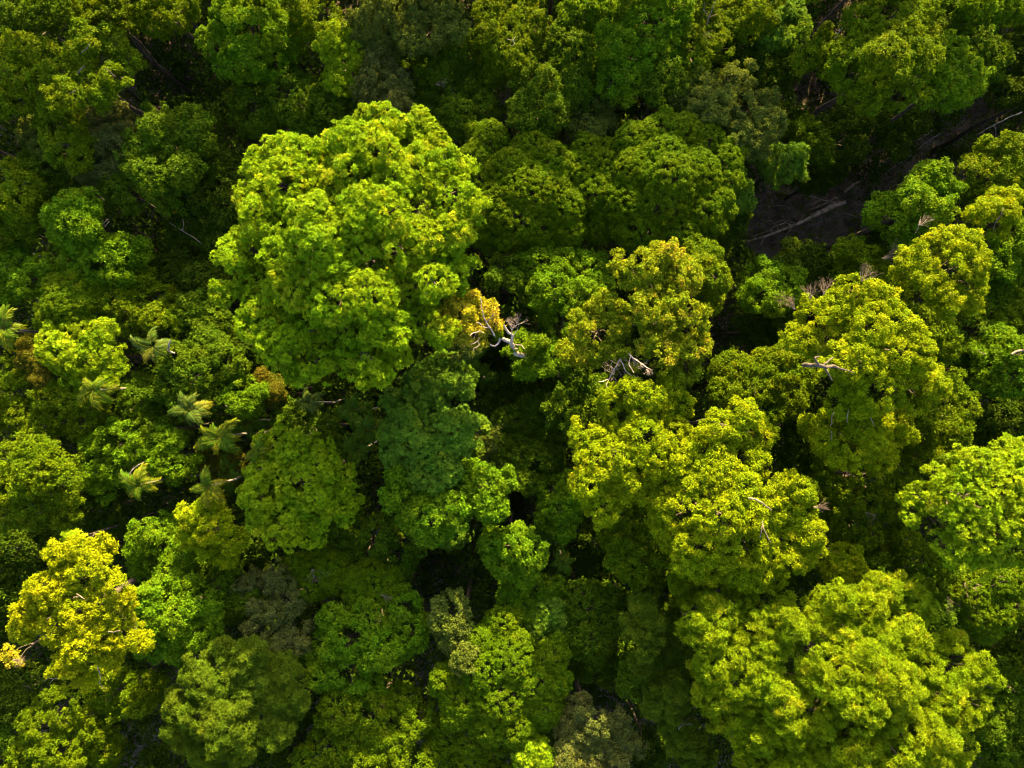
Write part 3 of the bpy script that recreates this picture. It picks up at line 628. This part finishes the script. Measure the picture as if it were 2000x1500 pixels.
P('little pale fan of fronds at the upper left, left of the wide bright crown', 45, 492, 24, 2.0, 8, .05, (0, 0), True)
P('very dark palm in the shade under the bleached branches', 922, 700, 24, 2.4, 7, .02)
P('dark palm at the edge of the central gap, left side', 942, 736, 20, 2.6, 7, .02)
P('dark palm overlapping the left rim of the large bright leafy tree', 446, 925, 25, 2.8, 7, .03)
P('yellow fringed palm head poking from the left rim of the large bright leafy tree', 503, 880, 34, 1.8, 6, .45)

# ------------------------------------------------------------------ dead wood
WOOD = .95
def W3(q): return world(q[0], q[1], q[2])
def limbs(tb, lines, seg=7, thin=1):
    for pts, rad in lines:
        p = [W3(q) for q in pts]
        n = len(p); rr = np.linspace(rad[0], rad[1], n) * WOOD
        # one extra crooked point between the given ones
        o = [p[0]]; ro = [rr[0]]
        for i in range(1, n):
            m = (p[i - 1] + p[i]) / 2 + rng.normal(0, .05, 3) * min(1, np.linalg.norm(p[i] - p[i - 1]))
            o += [m, p[i]]; ro += [(rr[i - 1] + rr[i]) / 2, rr[i]]
        tb.add(o, ro, seg)
# bleached snag
b0 = world(1120, 728, 0); b0[2] = 0
b0 = np.array([3.4, 1.0, 0.])
snag = empty('dead_tree', b0, 'broken tree with thick bleached forked branches at the middle of the view', 'dead tree')
tb = Tubes(8)
J = (998, 668, 36)
tb.add([b0, b0 + [.3, .1, 10], W3((1122, 730, 22)), W3((1080, 716, 27)), W3((1040, 700, 30)), W3((1007, 690, 33)), W3(J)], [.42, .38, .34, .3, .27, .24, .20], 9)
tb.build('trunk', PALE, snag, b0)
tb = Tubes(8)
limbs(tb, [([J, (1000, 663, 36.4), (1001, 655, 36.8), (994, 651, 37.2), (988, 642, 37.6), (984, 634, 38)], (.17, .09)),
           ([J, (990, 665, 36.2), (984, 662, 36.6), (976, 660, 36.9), (968, 657, 37.2), (963, 651, 37.5)], (.22, .10))])
tb.build('branch', PALE, snag, b0)
tb = Tubes(7)
limbs(tb, [([(977, 660, 36.9), (975, 667, 37), (972, 672, 37.1), (967, 676, 37.3), (961, 675, 37.6), (957, 672, 37.9)], (.13, .05))])
tb.build('branch', PALE, snag, b0)
tb = Tubes(5)
limbs(tb, [([(1001, 655, 36.8), (1000, 645, 37.3), (1006, 638, 37.8), (1013, 633, 38.3)], (.05, .015)), ([(1000, 645, 37.3), (995, 638, 37.8)], (.03, .01)),
           ([(1003, 655, 36.9), (1010, 645, 37.3), (1013, 634, 37.9)], (.035, .012)),
           ([J, (1003, 672, 36.4), (1010, 674, 36.7), (1019, 674, 37), (1025, 682, 37.2)], (.05, .02)),
           ([(1001, 684, 34.5), (1004, 682, 35), (1011, 681, 35.5)], (.1, .04)),
           ([(964, 651, 37.4), (957, 640, 38), (950, 630, 38.8), (945, 620, 39.6), (940, 600, 40.3), (938, 580, 40.6)], (.08, .03)), ([(957, 640, 38), (948, 640, 39), (938, 632, 40), (930, 630, 40.3)], (.05, .02)),
           ([(950, 630, 38.8), (958, 622, 39.5), (966, 612, 40)], (.05, .02)),
           ([(945, 650, 38), (937, 646, 38.8), (925, 650, 39.6), (918, 656, 40)], (.05, .02)),
           ([(936, 660, 37.8), (933, 666, 38), (926, 671, 38.2), (920, 673, 38.4)], (.035, .02)), ([(933, 666, 38), (936, 673, 38.1), (931, 678, 38.2), (925, 680, 38.4), (926, 687, 38.5)], (.035, .012)),
           ([(929, 652, 38), (927, 659, 38.1), (920, 664, 38.2)], (.03, .015))], 5)
r = random.Random(4)
for q in ((1012, 634, 38.3), (1000, 640, 37.8), (1008, 640, 37.8)):
    for _ in range(5): twigs(tb, W3(q), (r.uniform(-.6, .9), r.uniform(.2, 1), r.uniform(0, .6)), .5, .013, 2, r)
tb.build('twigs', PALE, snag, b0)

def broom(tb, q, ang, n, L, r, rad=.02, depth=3, zt=.3, spread=.42):
    for _ in range(n):
        a = ang + r.gauss(0, .35)
        twigs(tb, W3(q), (math.cos(a), math.sin(a), zt * r.uniform(0, 1.6)), L * r.uniform(.7, 1.2), rad, depth, r, spread)

# pale brush beside the vine hung tree
b1 = world(1225, 690, 30); b1[2] = 0
dead2 = empty('dead_tree', b1, 'dead tree top with a pale pinkish brush of fine twigs above the small golden crown', 'dead tree')
tb = Tubes(6); tb.add(bent(b1, W3((1222, 684, 36)), 6, .015, r), [.26, .24, .2, .18, .15, .12, .1], 7); tb.build('trunk', DEAD, dead2, b1)
tb = Tubes(5)
limbs(tb, [([(1222, 684, 36), (1232, 695, 37.5), (1243, 703, 38.5), (1256, 712, 39), (1272, 722, 39.5)], (.10, .03)), ([(1232, 695, 37.5), (1228, 712, 38), (1238, 728, 38.4)], (.05, .02)),
           ([(1222, 684, 36), (1212, 700, 36.5), (1222, 725, 37), (1240, 738, 37.5)], (.05, .02)), ([(1200, 720, 35), (1190, 740, 36), (1178, 745, 36.5), (1168, 745, 37)], (.06, .03)),
           ([(1190, 740, 36), (1184, 752, 36.5), (1186, 760, 36.7)], (.04, .02)), ([(1212, 700, 36.5), (1200, 720, 36), (1193, 735, 36)], (.05, .03))], 5)
tb.build('branch', PALE, dead2, b1)
tb = Tubes(3)
for q, n in (((1250, 708, 38.8), 9), ((1262, 720, 39.3), 14), ((1235, 700, 37.8), 6)):
    broom(tb, q, -1.0, n, .33, r, .009, 2, .6, .9)
    tb.build('twigs', PALE, dead2, b1); tb = Tubes(3)
for _ in range(26):
    if _ == 13: tb.build('twigs', PALE, dead2, b1); tb = Tubes(3)
    twigs(tb, W3((r.uniform(1185, 1215) if _ < 13 else r.uniform(1218, 1250), r.uniform(700, 750), r.uniform(35, 37.5))), (r.uniform(-1, 1), r.uniform(-1, 1), .2), .6, .016, 2, r, .8)
tb.build('twigs', PALE, dead2, b1)

# bare parts of living trees
def part(rootlabel, name, mat, build, seg=5):
    root = next(o for o in col.objects if o.get('label', '').startswith(rootlabel))
    tb = Tubes(seg); build(tb)
    tb.build(name, mat, root, np.array(root.location))
G2 = 'tall golden tree on the right with forked'
part(G2, 'bare_limb', DARKB, lambda t: limbs(t, [
    ([(1570, 713, 40), (1585, 714, 41.4), (1601, 714, 42), (1614, 717, 42), (1632, 716, 41)], (.22, .16)),
    ([(1601, 714, 42), (1595, 706, 42.2), (1591, 699, 42.3), (1600, 696, 41.8)], (.12, .06)), ([(1608, 714, 42), (1616, 707, 42), (1628, 698, 41.8)], (.12, .06)),
    ([(1612, 717, 42), (1617, 728, 42), (1625, 743, 41.4)], (.13, .05)), ([(1632, 716, 41.6), (1650, 722, 41.6), (1668, 728, 41.5)], (.10, .04))], 7), 7)
for q, a in (((1682, 550, 40.5), 1.1), ((1608, 577, 40), 1.5), ((1583, 585, 39.6), 1.7), ((1553, 605, 39), 2.2)):
    part(G2, 'dead_twigs', DEAD, lambda t: (broom(t, q, a, 11, .55, r, .018, 3, .2, .35)), 4)
part('golden olive crown with thin orange', 'bare_limb', DEAD, lambda t: limbs(t, [
    ([(1621, 832, 37.6), (1624, 818, 38.3), (1629, 804, 38.7)], (.05, .03)), ([(1655, 825, 37.8), (1655, 812, 38.6), (1657, 800, 38.8)], (.05, .03)),
    ([(1684, 812, 38.3), (1686, 803, 38.6), (1697, 810, 38.6), (1703, 822, 38.4), (1708, 832, 38)], (.05, .03)), ([(1622, 860, 37), (1625, 848, 38), (1622, 840, 38)], (.04, .02))]))
part('largest golden green spreading tree', 'bare_limb', DEAD, lambda t: (limbs(t, [
    ([(1462, 973, 41), (1476, 975, 41.3), (1489, 982, 41.5), (1497, 989, 41.5), (1507, 997, 41)], (.10, .05)),
    ([(1489, 1018, 41), (1490, 1030, 41.4), (1497, 1044, 41.2), (1505, 1060, 40.8)], (.06, .03)), ([(1484, 1050, 41), (1487, 1035, 41.4), (1489, 1025, 41.4)], (.05, .02))])))
part('golden green crown joining the right', 'dead_twigs', DEAD, lambda t: broom(t, (1588, 990, 39.5), -.2, 9, .5, r, .016, 3, .1, .4), 4)
part('vivid green tree on the right bank', 'dead_twigs', PALE, lambda t: (limbs(t, [([(1788, 455, 33), (1794, 440, 34), (1798, 428, 34)], (.05, .03))]), broom(t, (1794, 440, 34), .9, 8, .55, r, .016, 2, .2, .5)), 4)
part('olive green crown left of the golden lit tree', 'dead_twigs', DEAD, lambda t: broom(t, (1722, 505, 30), .3, 14, .8, r, .018, 3, .1, .4), 4)
part('bright green crown under the clearing', 'dead_twigs', DEAD, lambda t: broom(t, (1500, 592, 28.5), .3, 14, .7, r, .018, 3, .2, .45), 4)
part('small yellow tuft at the left frame', 'dead_twigs', DEAD, lambda t: (broom(t, (25, 1288, 34.5), 0, 12, .5, r, .015, 3, .2, .7)), 4)
part('golden yellow tree at the lower left', 'bare_limb', DEAD, lambda t: limbs(t, [
    ([(190, 1300, 39), (196, 1318, 38.5), (194, 1332, 38), (206, 1346, 37.5)], (.05, .02)), ([(116, 1324, 38), (105, 1326, 37.8), (96, 1338, 37.3)], (.04, .015)), ([(105, 1326, 37.8), (94, 1324, 37.5), (84, 1332, 37.3)], (.03, .012)),
    ([(212, 1234, 41.2), (222, 1235, 41.5), (235, 1232, 41.6)], (.05, .03)), ([(150, 1160, 41), (158, 1165, 41.4), (165, 1170, 41.4)], (.05, .03))]))
part('dark olive tree with bare bleached', 'bare_limb', DEAD, lambda t: (limbs(t, [([(1378, 60, 27), (1384, 35, 29), (1392, 15, 30), (1397, 0, 30.5)], (.09, .03)), ([(1384, 35, 29), (1374, 20, 29.6), (1375, 5, 30)], (.05, .02)), ([(1384, 35, 29), (1400, 28, 29.5)], (.05, .02)),
      ([(1340, 75, 28), (1355, 68, 28.5), (1370, 65, 28.8)], (.05, .02)), ([(1355, 68, 28.5), (1362, 80, 28.7)], (.04, .02))]), broom(t, (1362, 66, 28.6), 0, 8, .6, r, .018, 2, .2, 1.1)), 4)
part('olive crown with a pale forked twig', 'bare_limb', PALE, lambda t: limbs(t, [([(995, 86, 28), (1003, 78, 29.5), (1008, 70, 30)], (.05, .02)), ([(1003, 78, 29.5), (990, 76, 29.8)], (.04, .015)), ([(1003, 78, 29.5), (1006, 86, 29.6), (996, 90, 29.6)], (.04, .015))]))
part('small olive crown on the left side of the big', 'bare_limb', PALE, lambda t: limbs(t, [([(1630, 75, 31), (1637, 66, 32), (1640, 55, 32.5)], (.05, .02)), ([(1637, 66, 32), (1630, 60, 32.3)], (.04, .015)), ([(1637, 66, 32), (1646, 54, 32.5)], (.04, .015))]))
part('light olive small tree with two pale stems', 'bare_limb', PALE, lambda t: limbs(t, [([(1648, 520, 22), (1647, 505, 26), (1645, 492, 28.5)], (.07, .04)), ([(1656, 530, 20), (1660, 510, 26), (1662, 495, 28.5)], (.08, .04))]))
part('gold tipped olive crown with a bare stem', 'bare_limb', DEAD, lambda t: limbs(t, [([(1940, 460, 24), (1942, 440, 31), (1950, 425, 34.5)], (.08, .04)), ([(1942, 440, 31), (1955, 420, 34.6), (1960, 405, 34.8)], (.05, .03))]))
part('open crowned green tree with a grey', 'bare_limb', DEAD, lambda t: limbs(t, [([(2005, 680, 30), (1990, 685, 31), (1975, 692, 31.3)], (.16, .1)), ([(1925, 692, 30.5), (1915, 688, 31), (1908, 685, 31)], (.05, .02))]))
part('light olive tree with open spreading', 'bare_limb', DARKB, lambda t: limbs(t, [([(150, 148, 32), (156, 137, 34), (165, 128, 34.6)], (.10, .05)), ([(137, 192, 33), (140, 182, 34), (148, 175, 34)], (.08, .04)), ([(160, 102, 34), (172, 92, 35), (176, 84, 35)], (.06, .03)), ([(225, 150, 34), (215, 140, 34.5), (205, 132, 34.5)], (.06, .03))]))
part('bright green round headed tree at left', 'bare_limb', PALE, lambda t: limbs(t, [([(193, 450, 28), (202, 436, 29.5), (212, 428, 30)], (.06, .02)), ([(195, 448, 28), (206, 442, 29.5), (214, 432, 30)], (.05, .02))]))
part('vivid bluish green tree with big pale', 'bare_limb', PALE, lambda t: limbs(t, [([(235, 945, 27), (250, 930, 30.3), (265, 912, 30.5), (282, 902, 30.3)], (.06, .025)), ([(255, 925, 30.3), (262, 910, 30.5)], (.04, .02))]))

for lab, q in (('smooth dark green dome in the lower left', (610, 1112, 30)), ('small smooth dome touching', (742, 1160, 30.5)), ('olive shaded crown under the lit', (1222, 1118, 31)), ('dark tree at the upper rim of the black', (1128, 1290, 27)),
               ('dark green crown with brown patches', (850, 165, 29)), ('shaded olive dome left', (1690, 1000, 31)), ('wide olive dome cut by the right', (1850, 1165, 33)), ('darker green starry leaved tree left', (1440, 1410, 36)), ('olive broad leaved tree between the dark gap', (1325, 1425, 32))):
    part(lab, 'dead_twigs', DEAD, lambda t: (broom(t, q, r.uniform(0, 6), 5, .7, r, .022, 2, .35, .6)), 4)
# loose dead wood lying in the crowns
def deadwood(name, label, lines, mat, seg=6, cat='branch', group=None):
    o0 = W3(lines[0][0][0]); tb = Tubes(seg); limbs(tb, lines, seg)
    o = tb.build(name, mat, None, o0); o.location = Vector(o0)
    return tag(o, label, cat, group)
deadwood('dead_branch', 'long thin pale branch hanging over the dark crowns left of the giant tree',
         [([(331, 434, 25), (345, 444, 26), (357, 451, 26.5), (372, 460, 26.5), (385, 469, 26.5), (396, 478, 26), (407, 485, 24)], (.06, .03)), ([(357, 451, 26.5), (359, 438, 27), (356, 428, 27.4)], (.04, .02))], DEAD)
deadwood('dead_branch', 'short broken pale stump sticking up beside the grey green palm',
         [([(328, 688, 26), (330, 678, 30.5), (334, 664, 33)], (.2, .05)), ([(328, 684, 30), (336, 688, 30.5), (342, 690, 30.5)], (.14, .06))], PALE, 7)

# fallen tree in the clearing
WOOD = .9
BRUSH = bark_material('brushwood_brown', (.050, .032, .018), (.15, .10, .062))
FG = 'fallen logs and branches in the clearing'
f0 = W3((1565, 434, 0)); f0[2] = 0
fall = empty('fallen_tree', f0, 'big fallen tree lying across the brown clearing with its splintered end to the upper right', 'fallen tree')
tb = Tubes(9)
limbs(tb, [([(1651, 394, 2.2), (1640, 398, 2.0), (1625, 405, 1.8), (1596, 419, 1.5), (1565, 434, 1.2), (1545, 442, 1.1), (1527, 449, 1.0), (1496, 461, .8), (1470, 468, .6), (1444, 475, .5)], (.36, .16))], 9)
limbs(tb, [([(1652, 393, 2.3), (1646, 396, 2.2), (1636, 401, 2.0)], (.02, .30)), ([(1642, 394, 2.2), (1628, 399, 1.9), (1612, 407, 1.7), (1598, 413, 1.5), (1582, 420, 1.2)], (.22, .10))], 7)
tb.build('trunk', LOG, fall, f0)
tb = Tubes(6)
for s_, rd in (([(1545, 440, 1.1), (1535, 434, 1.6), (1520, 440, 1.4), (1505, 448, 1)], (.12, .07)), ([(1496, 461, .8), (1490, 470, 1.0), (1483, 481, .6)], (.10, .04)), ([(1450, 473, .5), (1437, 492, .8), (1427, 503, .5)], (.12, .05)),
               ([(1437, 492, .8), (1424, 498, 1)], (.07, .04)), ([(1560, 436, 1.2), (1568, 424, 2), (1572, 418, 2.4)], (.08, .03)), ([(1545, 446, 1), (1537, 458, 1.2), (1530, 471, .8)], (.07, .04)),
               ([(1552, 436, 1.3), (1540, 431, 2), (1528, 430, 2.2), (1514, 435, 2)], (.06, .03)), ([(1520, 448, 1), (1512, 438, 1.8), (1503, 430, 2)], (.06, .02)), ([(1515, 452, 1), (1500, 450, 1.6), (1480, 458, 1.2), (1468, 462, 1)], (.08, .04))):
    t2 = Tubes(6); limbs(t2, [(s_, rd)], 6); t2.build('branch', LOG, fall, f0)
deadwood('fallen_log', 'long dark fallen log above the splintered trunk, running to the upper right',
         [([(1650, 374, 1), (1680, 352, 1.2), (1706, 332, 1.4), (1742, 306, 1.8), (1776, 283, 2.4), (1806, 263, 3), (1835, 245, 3.4)], (.22, .36))], LOG, 9, 'log', FG)
deadwood('fallen_branch', 'thin pale pole parallel to the long dark log, on its lower side', [([(1713, 352, 1), (1740, 330, 1.3), (1769, 311, 1.6), (1800, 285, 2), (1839, 259, 2.6)], (.05, .09))], PALE, 6, 'branch', FG)
deadwood('fallen_branch', 'steep thin stick standing above the middle of the long dark log', [([(1701, 324, 4), (1708, 300, 5), (1716, 270, 6), (1725, 241, 7)], (.05, .09))], DEAD, 6, 'branch', FG)
deadwood('fallen_branch', 'pale forked branch at the right edge above the brown bare patch', [([(1912, 261, 14), (1926, 252, 14.5), (1940, 245, 15), (1958, 236, 15.5), (1977, 226, 16), (1996, 219, 16)], (.05, .08)), ([(1940, 246, 15), (1945, 258, 14), (1944, 273, 13)], (.05, .03))], PALE, 6, 'branch', FG)
deadwood('fallen_log', 'brown log end at the top right corner', [([(1955, 68, 6), (1975, 50, 7), (1992, 34, 8), (2010, 16, 9)], (.25, .3))], LOG, 8, 'log', FG)
Z5 = lambda x, y, z=1: (1400 + x * .15, 350 + y * .15, z)
FB = [('curved pale branch arching over the top rim of the clearing', [([Z5(1050, 245, 1.5), Z5(1150, 210, 2), Z5(1280, 235, 2), Z5(1360, 265, 2), Z5(1440, 280, 1.8), Z5(1545, 305, 1.5)], (.05, .10))]),
      ('straight branch slanting under the curved pale branch', [([Z5(1555, 235, 2), Z5(1420, 310, 1.6), Z5(1290, 370, 1.3), Z5(1200, 395, 1)], (.12, .05))]),
      ('short twig rising beside the splintered end of the big fallen tree', [([Z5(1560, 230, 2), Z5(1572, 265, 1.8), Z5(1575, 305, 1.5)], (.05, .05))]),
      ('thin branch dropping left from the curved pale branch', [([Z5(1355, 268, 2), Z5(1260, 320, 1.5), Z5(1150, 342, 1)], (.06, .03))]),
      ('short whitish stick lying below the big fallen tree', [([Z5(920, 775, 1), Z5(880, 795, 1), Z5(835, 818, 1)], (.06, .05))]),
      ('long thin branch on the brown litter at the upper left of the clearing', [([Z5(400, 355, .6), Z5(600, 350, .8), Z5(700, 345, 1), Z5(900, 345, .8)], (.03, .05)), ([Z5(700, 345, 1), Z5(620, 420, .8), Z5(560, 450, .6)], (.04, .02))]),
      ('thin branch fanning above the left half of the big fallen tree', [([Z5(560, 520, .8), Z5(650, 545, 1), Z5(720, 540, 1), Z5(760, 580, 1), Z5(800, 635, .8)], (.03, .05))]),
      ('low thin pole crossing the right side of the clearing', [([Z5(1675, 440, 1), Z5(1780, 475, 1.2), Z5(1880, 510, 1)], (.05, .04))]),
      ('grey stick at the lower rim of the clearing', [([Z5(530, 1030, 1), Z5(580, 1015, 1.2), Z5(620, 1008, 1)], (.05, .04))])]
for lab, ln in FB: deadwood('fallen_branch', lab, ln, LOG if 'whitish' not in lab else PALE, 6, 'branch', FG)

def sprays(label, pts, sp, seed):
    root = next(o for o in col.objects if o.get('label', '').startswith(label))
    q = np.array([list(W3(p)) + [p[3], p[3] * .8] for p in pts])
    crown_mesh('foliage', q, SP[sp], seed, root, np.array(root.location))
sprays('broken tree with thick bleached', [(1006, 676, 34.5, .5), (1015, 690, 32.5, .7), (1030, 684, 31.5, .8), (972, 652, 37, .35), (1045, 672, 32, .7), (1060, 668, 31, .6), (1090, 715, 26, .9), (1115, 712, 24, .8)], 'olive', 3)
sprays('dead tree top with a pale pinkish', [(1222, 690, 36.5, .6), (1212, 708, 35, .6), (1235, 688, 37, .5), (1250, 700, 37.6, .4), (1195, 728, 34.5, .6), (1180, 735, 34, .6), (1232, 716, 36.5, .4)], 'vine', 4)
# brushwood and seedlings on the clearing floor
def seg_dist(x, y, a, b):
    a = np.array(a); b = np.array(b); p = np.stack([x, y], -1); t = np.clip(((p - a) @ (b - a)) / ((b - a) @ (b - a)), 0, 1)
    return np.linalg.norm(p - (a + t[..., None] * (b - a)), axis=-1)
CA = world(1490, 445, 0)[:2]; CB = world(1620, 430, 0)[:2]; CC = world(1920, 225, 0)[:2]; CD = world(1700, 370, 0)[:2]; CE = world(1555, 205, 2)[:2]; CF = world(1885, 225, 0)[:2]
def clear(x, y):
    return np.minimum(np.minimum(seg_dist(x, y, CA, CB) - 5.0, seg_dist(x, y, CD, CC) - .6), np.minimum(seg_dist(x, y, CF, CF + .1) - 2.4, seg_dist(x, y, CE, CE + .1) - 2.0))
tb = Tubes(3); r = random.Random(21)
for _ in range(520):
    for _k in range(40):
        x, y = r.uniform(CA[0] - 6, CC[0] + 4), r.uniform(CA[1] - 6, CE[1] + 4)
        if clear(np.array(x), np.array(y)) < 0: break
    a = r.gauss(.35, .8) + (math.pi if r.random() < .5 else 0)
    twigs(tb, np.array([x, y, r.uniform(.0, .35)]), (math.cos(a), math.sin(a), r.uniform(-.02, .25)), r.uniform(.5, 1.3), r.uniform(.012, .04), 2, r, .5, 3)
bw = tb.build('brushwood', BRUSH, None, (0, 0, 0)); tag(bw, 'tangle of fine dead twigs and brush on the clearing floor', 'brushwood', kind='stuff')

# ------------------------------------------------------------------ undergrowth and ground
def foliage_mass(name, pts, rad, L, Wd, per, c1, c2, seed, mat=LEAF):
    g = np.random.default_rng(seed); idx = np.repeat(np.arange(len(pts)), per); N = len(idx)
    d = unit(g.normal(size=(N, 3)) + np.array([0, 0, .6]))
    Pp = pts[idx] + d * (rad[idx] * g.uniform(.5, 1.1, N))[:, None]
    Nn = unit(d + g.normal(0, .5, (N, 3)) + np.array([0, 0, .5])); D = unit(np.cross(Nn, g.normal(size=(N, 3))))
    LL = L * g.uniform(.6, 1.3, N); t = np.clip(g.random(len(pts))[idx] * .6 + g.random(N) * .5, 0, 1)[:, None]
    V, F = leaf_quads(Pp, D, Nn, LL, LL * Wd / L)
    return mesh_from(name, V, F, mat, colours=np.array(c1) * (1 - t) + np.array(c2) * t)
g = np.random.default_rng(5)
n = 36000
X = g.uniform(-85, 85, n); Y = g.uniform(-66, 66, n)
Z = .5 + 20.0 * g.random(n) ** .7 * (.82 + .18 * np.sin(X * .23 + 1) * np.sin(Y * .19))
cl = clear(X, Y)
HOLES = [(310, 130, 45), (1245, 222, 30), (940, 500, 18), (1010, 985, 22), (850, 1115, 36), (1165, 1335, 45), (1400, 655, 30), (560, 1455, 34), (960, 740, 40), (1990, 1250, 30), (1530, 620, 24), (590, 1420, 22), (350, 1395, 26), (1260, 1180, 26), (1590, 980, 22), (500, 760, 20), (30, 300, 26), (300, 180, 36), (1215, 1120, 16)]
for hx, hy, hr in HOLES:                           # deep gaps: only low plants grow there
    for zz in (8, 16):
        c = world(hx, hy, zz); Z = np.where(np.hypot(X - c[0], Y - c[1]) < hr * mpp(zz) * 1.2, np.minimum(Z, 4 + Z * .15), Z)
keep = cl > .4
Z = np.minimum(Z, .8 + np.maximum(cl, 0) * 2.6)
X, Y, Z = X[keep], Y[keep], Z[keep]
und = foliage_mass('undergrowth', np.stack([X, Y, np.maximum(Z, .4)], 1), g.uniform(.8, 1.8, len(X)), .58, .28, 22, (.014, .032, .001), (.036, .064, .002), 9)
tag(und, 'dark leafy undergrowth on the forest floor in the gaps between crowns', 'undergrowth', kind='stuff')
# unseen foliage band added beyond the frame to stop low sun under the crowns
n = 9000; X2 = g.uniform(-100, 130, n); Y2 = np.where(g.random(n) < .72, g.uniform(62, 84, n), g.uniform(-60, 70, n)); X2 = np.where((Y2 < 62), g.uniform(82, 108, n), X2)
wd = foliage_mass('sun_block_foliage', np.stack([X2, Y2, g.uniform(1, 31, n)], 1), g.uniform(1.4, 2.8, n), 1.1, .6, 22, (.014, .036, .002), (.04, .075, .004), 12)
tag(wd, 'unseen green foliage band added behind the last trees to block low sun', 'sun_block_foliage', kind='stuff')
n = 1100; X = g.uniform(CA[0] - 8, CC[0] + 5, n); Y = g.uniform(CA[1] - 8, CE[1] + 4, n); k = (clear(X, Y) < .8) & (clear(X, Y) > -4.9) & (g.random(n) < .8)
sd = foliage_mass('seedlings', np.stack([X[k], Y[k], g.uniform(.4, 1.3, k.sum())], 1), g.uniform(.15, .9, k.sum()) * (np.sin(X[k] * 1.1) * np.sin(Y[k] * 1.3) > -.2), .28, .13, 26, (.030, .060, .002), (.075, .105, .004), 10)
tag(sd, 'small green seedlings and ferns dotted over the brown clearing', 'seedlings', kind='stuff')

gm = bpy.data.materials.new('leaf_litter'); gm.use_nodes = True
nt = gm.node_tree; nn = nt.nodes; ll = nt.links; p = nn['Principled BSDF']; p.inputs['Roughness'].default_value = .95; p.inputs['Specular IOR Level'].default_value = .1
tc = nn.new('ShaderNodeTexCoord'); a = nn.new('ShaderNodeTexNoise'); a.inputs['Scale'].default_value = .5; a.inputs['Detail'].default_value = 12; a.inputs['Roughness'].default_value = .7
v = nn.new('ShaderNodeTexVoronoi'); v.inputs['Scale'].default_value = 6
c = nn.new('ShaderNodeValToRGB'); c.color_ramp.elements[0].position = .35; c.color_ramp.elements[1].position = .68
c.color_ramp.elements[0].color = (.030, .018, .004, 1); c.color_ramp.elements[1].color = (.150, .085, .024, 1)
mxn = nn.new('ShaderNodeMix'); mxn.data_type = 'RGBA'; mxn.blend_type = 'OVERLAY'; mxn.inputs['Factor'].default_value = .6
ll.new(tc.outputs['Object'], a.inputs['Vector']); ll.new(tc.outputs['Object'], v.inputs['Vector']); ll.new(a.outputs['Fac'], c.inputs['Fac'])
ll.new(c.outputs['Color'], mxn.inputs['A']); ll.new(v.outputs['Color'], mxn.inputs['B']); 
hb = nn.new('ShaderNodeHueSaturation'); hb.inputs['Saturation'].default_value = .55; ll.new(mxn.outputs['Result'], hb.inputs['Color']); ll.new(hb.outputs['Color'], p.inputs['Base Color'])
bp = nn.new('ShaderNodeBump'); bp.inputs['Strength'].default_value = .8; bp.inputs['Distance'].default_value = .15; ll.new(a.outputs['Fac'], bp.inputs['Height']); ll.new(bp.outputs['Normal'], p.inputs['Normal'])
m = 160; xs = np.linspace(-1, 1, m); xs = np.sign(xs) * (np.abs(xs) ** 2.2) * 2000
GX, GY = np.meshgrid(xs, xs)
GZ = .35 * np.sin(GX * .31) * np.cos(GY * .27) + .18 * np.sin(GX * .9 + GY * .7) - .3
GV = np.stack([GX, GY, GZ], -1).reshape(-1, 3); ii = np.arange(m * m).reshape(m, m)
GF = np.stack([ii[:-1, :-1], ii[:-1, 1:], ii[1:, 1:], ii[1:, :-1]], -1).reshape(-1, 4)
gr = mesh_from('ground', GV, GF, gm, smooth=True); tag(gr, 'brown forest floor under leaf litter', 'ground', kind='structure')

# ------------------------------------------------------------------ light and camera
SUN_EL, SUN_AZ = 14.5, 10          # azimuth clockwise from the top of the picture
w = bpy.data.worlds.new('World'); sc.world = w; w.use_nodes = True
wn = w.node_tree.nodes; bg = wn['Background']; sky = wn.new('ShaderNodeTexSky'); sky.sky_type = 'NISHITA'; sky.sun_disc = False
sky.sun_elevation = R(SUN_EL); sky.sun_rotation = R(SUN_AZ); sky.air_density = 1.0; sky.dust_density = 4.0
w.node_tree.links.new(sky.outputs['Color'], bg.inputs['Color']); bg.inputs['Strength'].default_value = .10
sl = bpy.data.lights.new('sun', 'SUN'); sl.energy = 5.0; sl.angle = R(.5); sl.color = (1, .76, .34)
so = bpy.data.objects.new('sun', sl); col.objects.link(so)
S_ = Vector((math.cos(R(SUN_EL)) * math.sin(R(SUN_AZ)), math.cos(R(SUN_EL)) * math.cos(R(SUN_AZ)), math.sin(R(SUN_EL))))
so.rotation_euler = S_.to_track_quat('Z', 'Y').to_euler()
cam = bpy.data.cameras.new('camera'); cam.sensor_width = 36; cam.lens = 18 / K; cam.clip_end = 6000
co = bpy.data.objects.new('camera', cam); col.objects.link(co); co.location = (0, 0, H); sc.camera = co
sc.view_settings.view_transform = 'Standard'; sc.view_settings.look = 'None'; sc.view_settings.exposure = 3.26; sc.view_settings.gamma = 1
sc.cycles.max_bounces = 5; sc.cycles.diffuse_bounces = 3; sc.cycles.filter_width = 1.15; sc.cycles.glossy_bounces = 1; sc.cycles.transmission_bounces = 3
print("LEAVES", TOTAL[0])
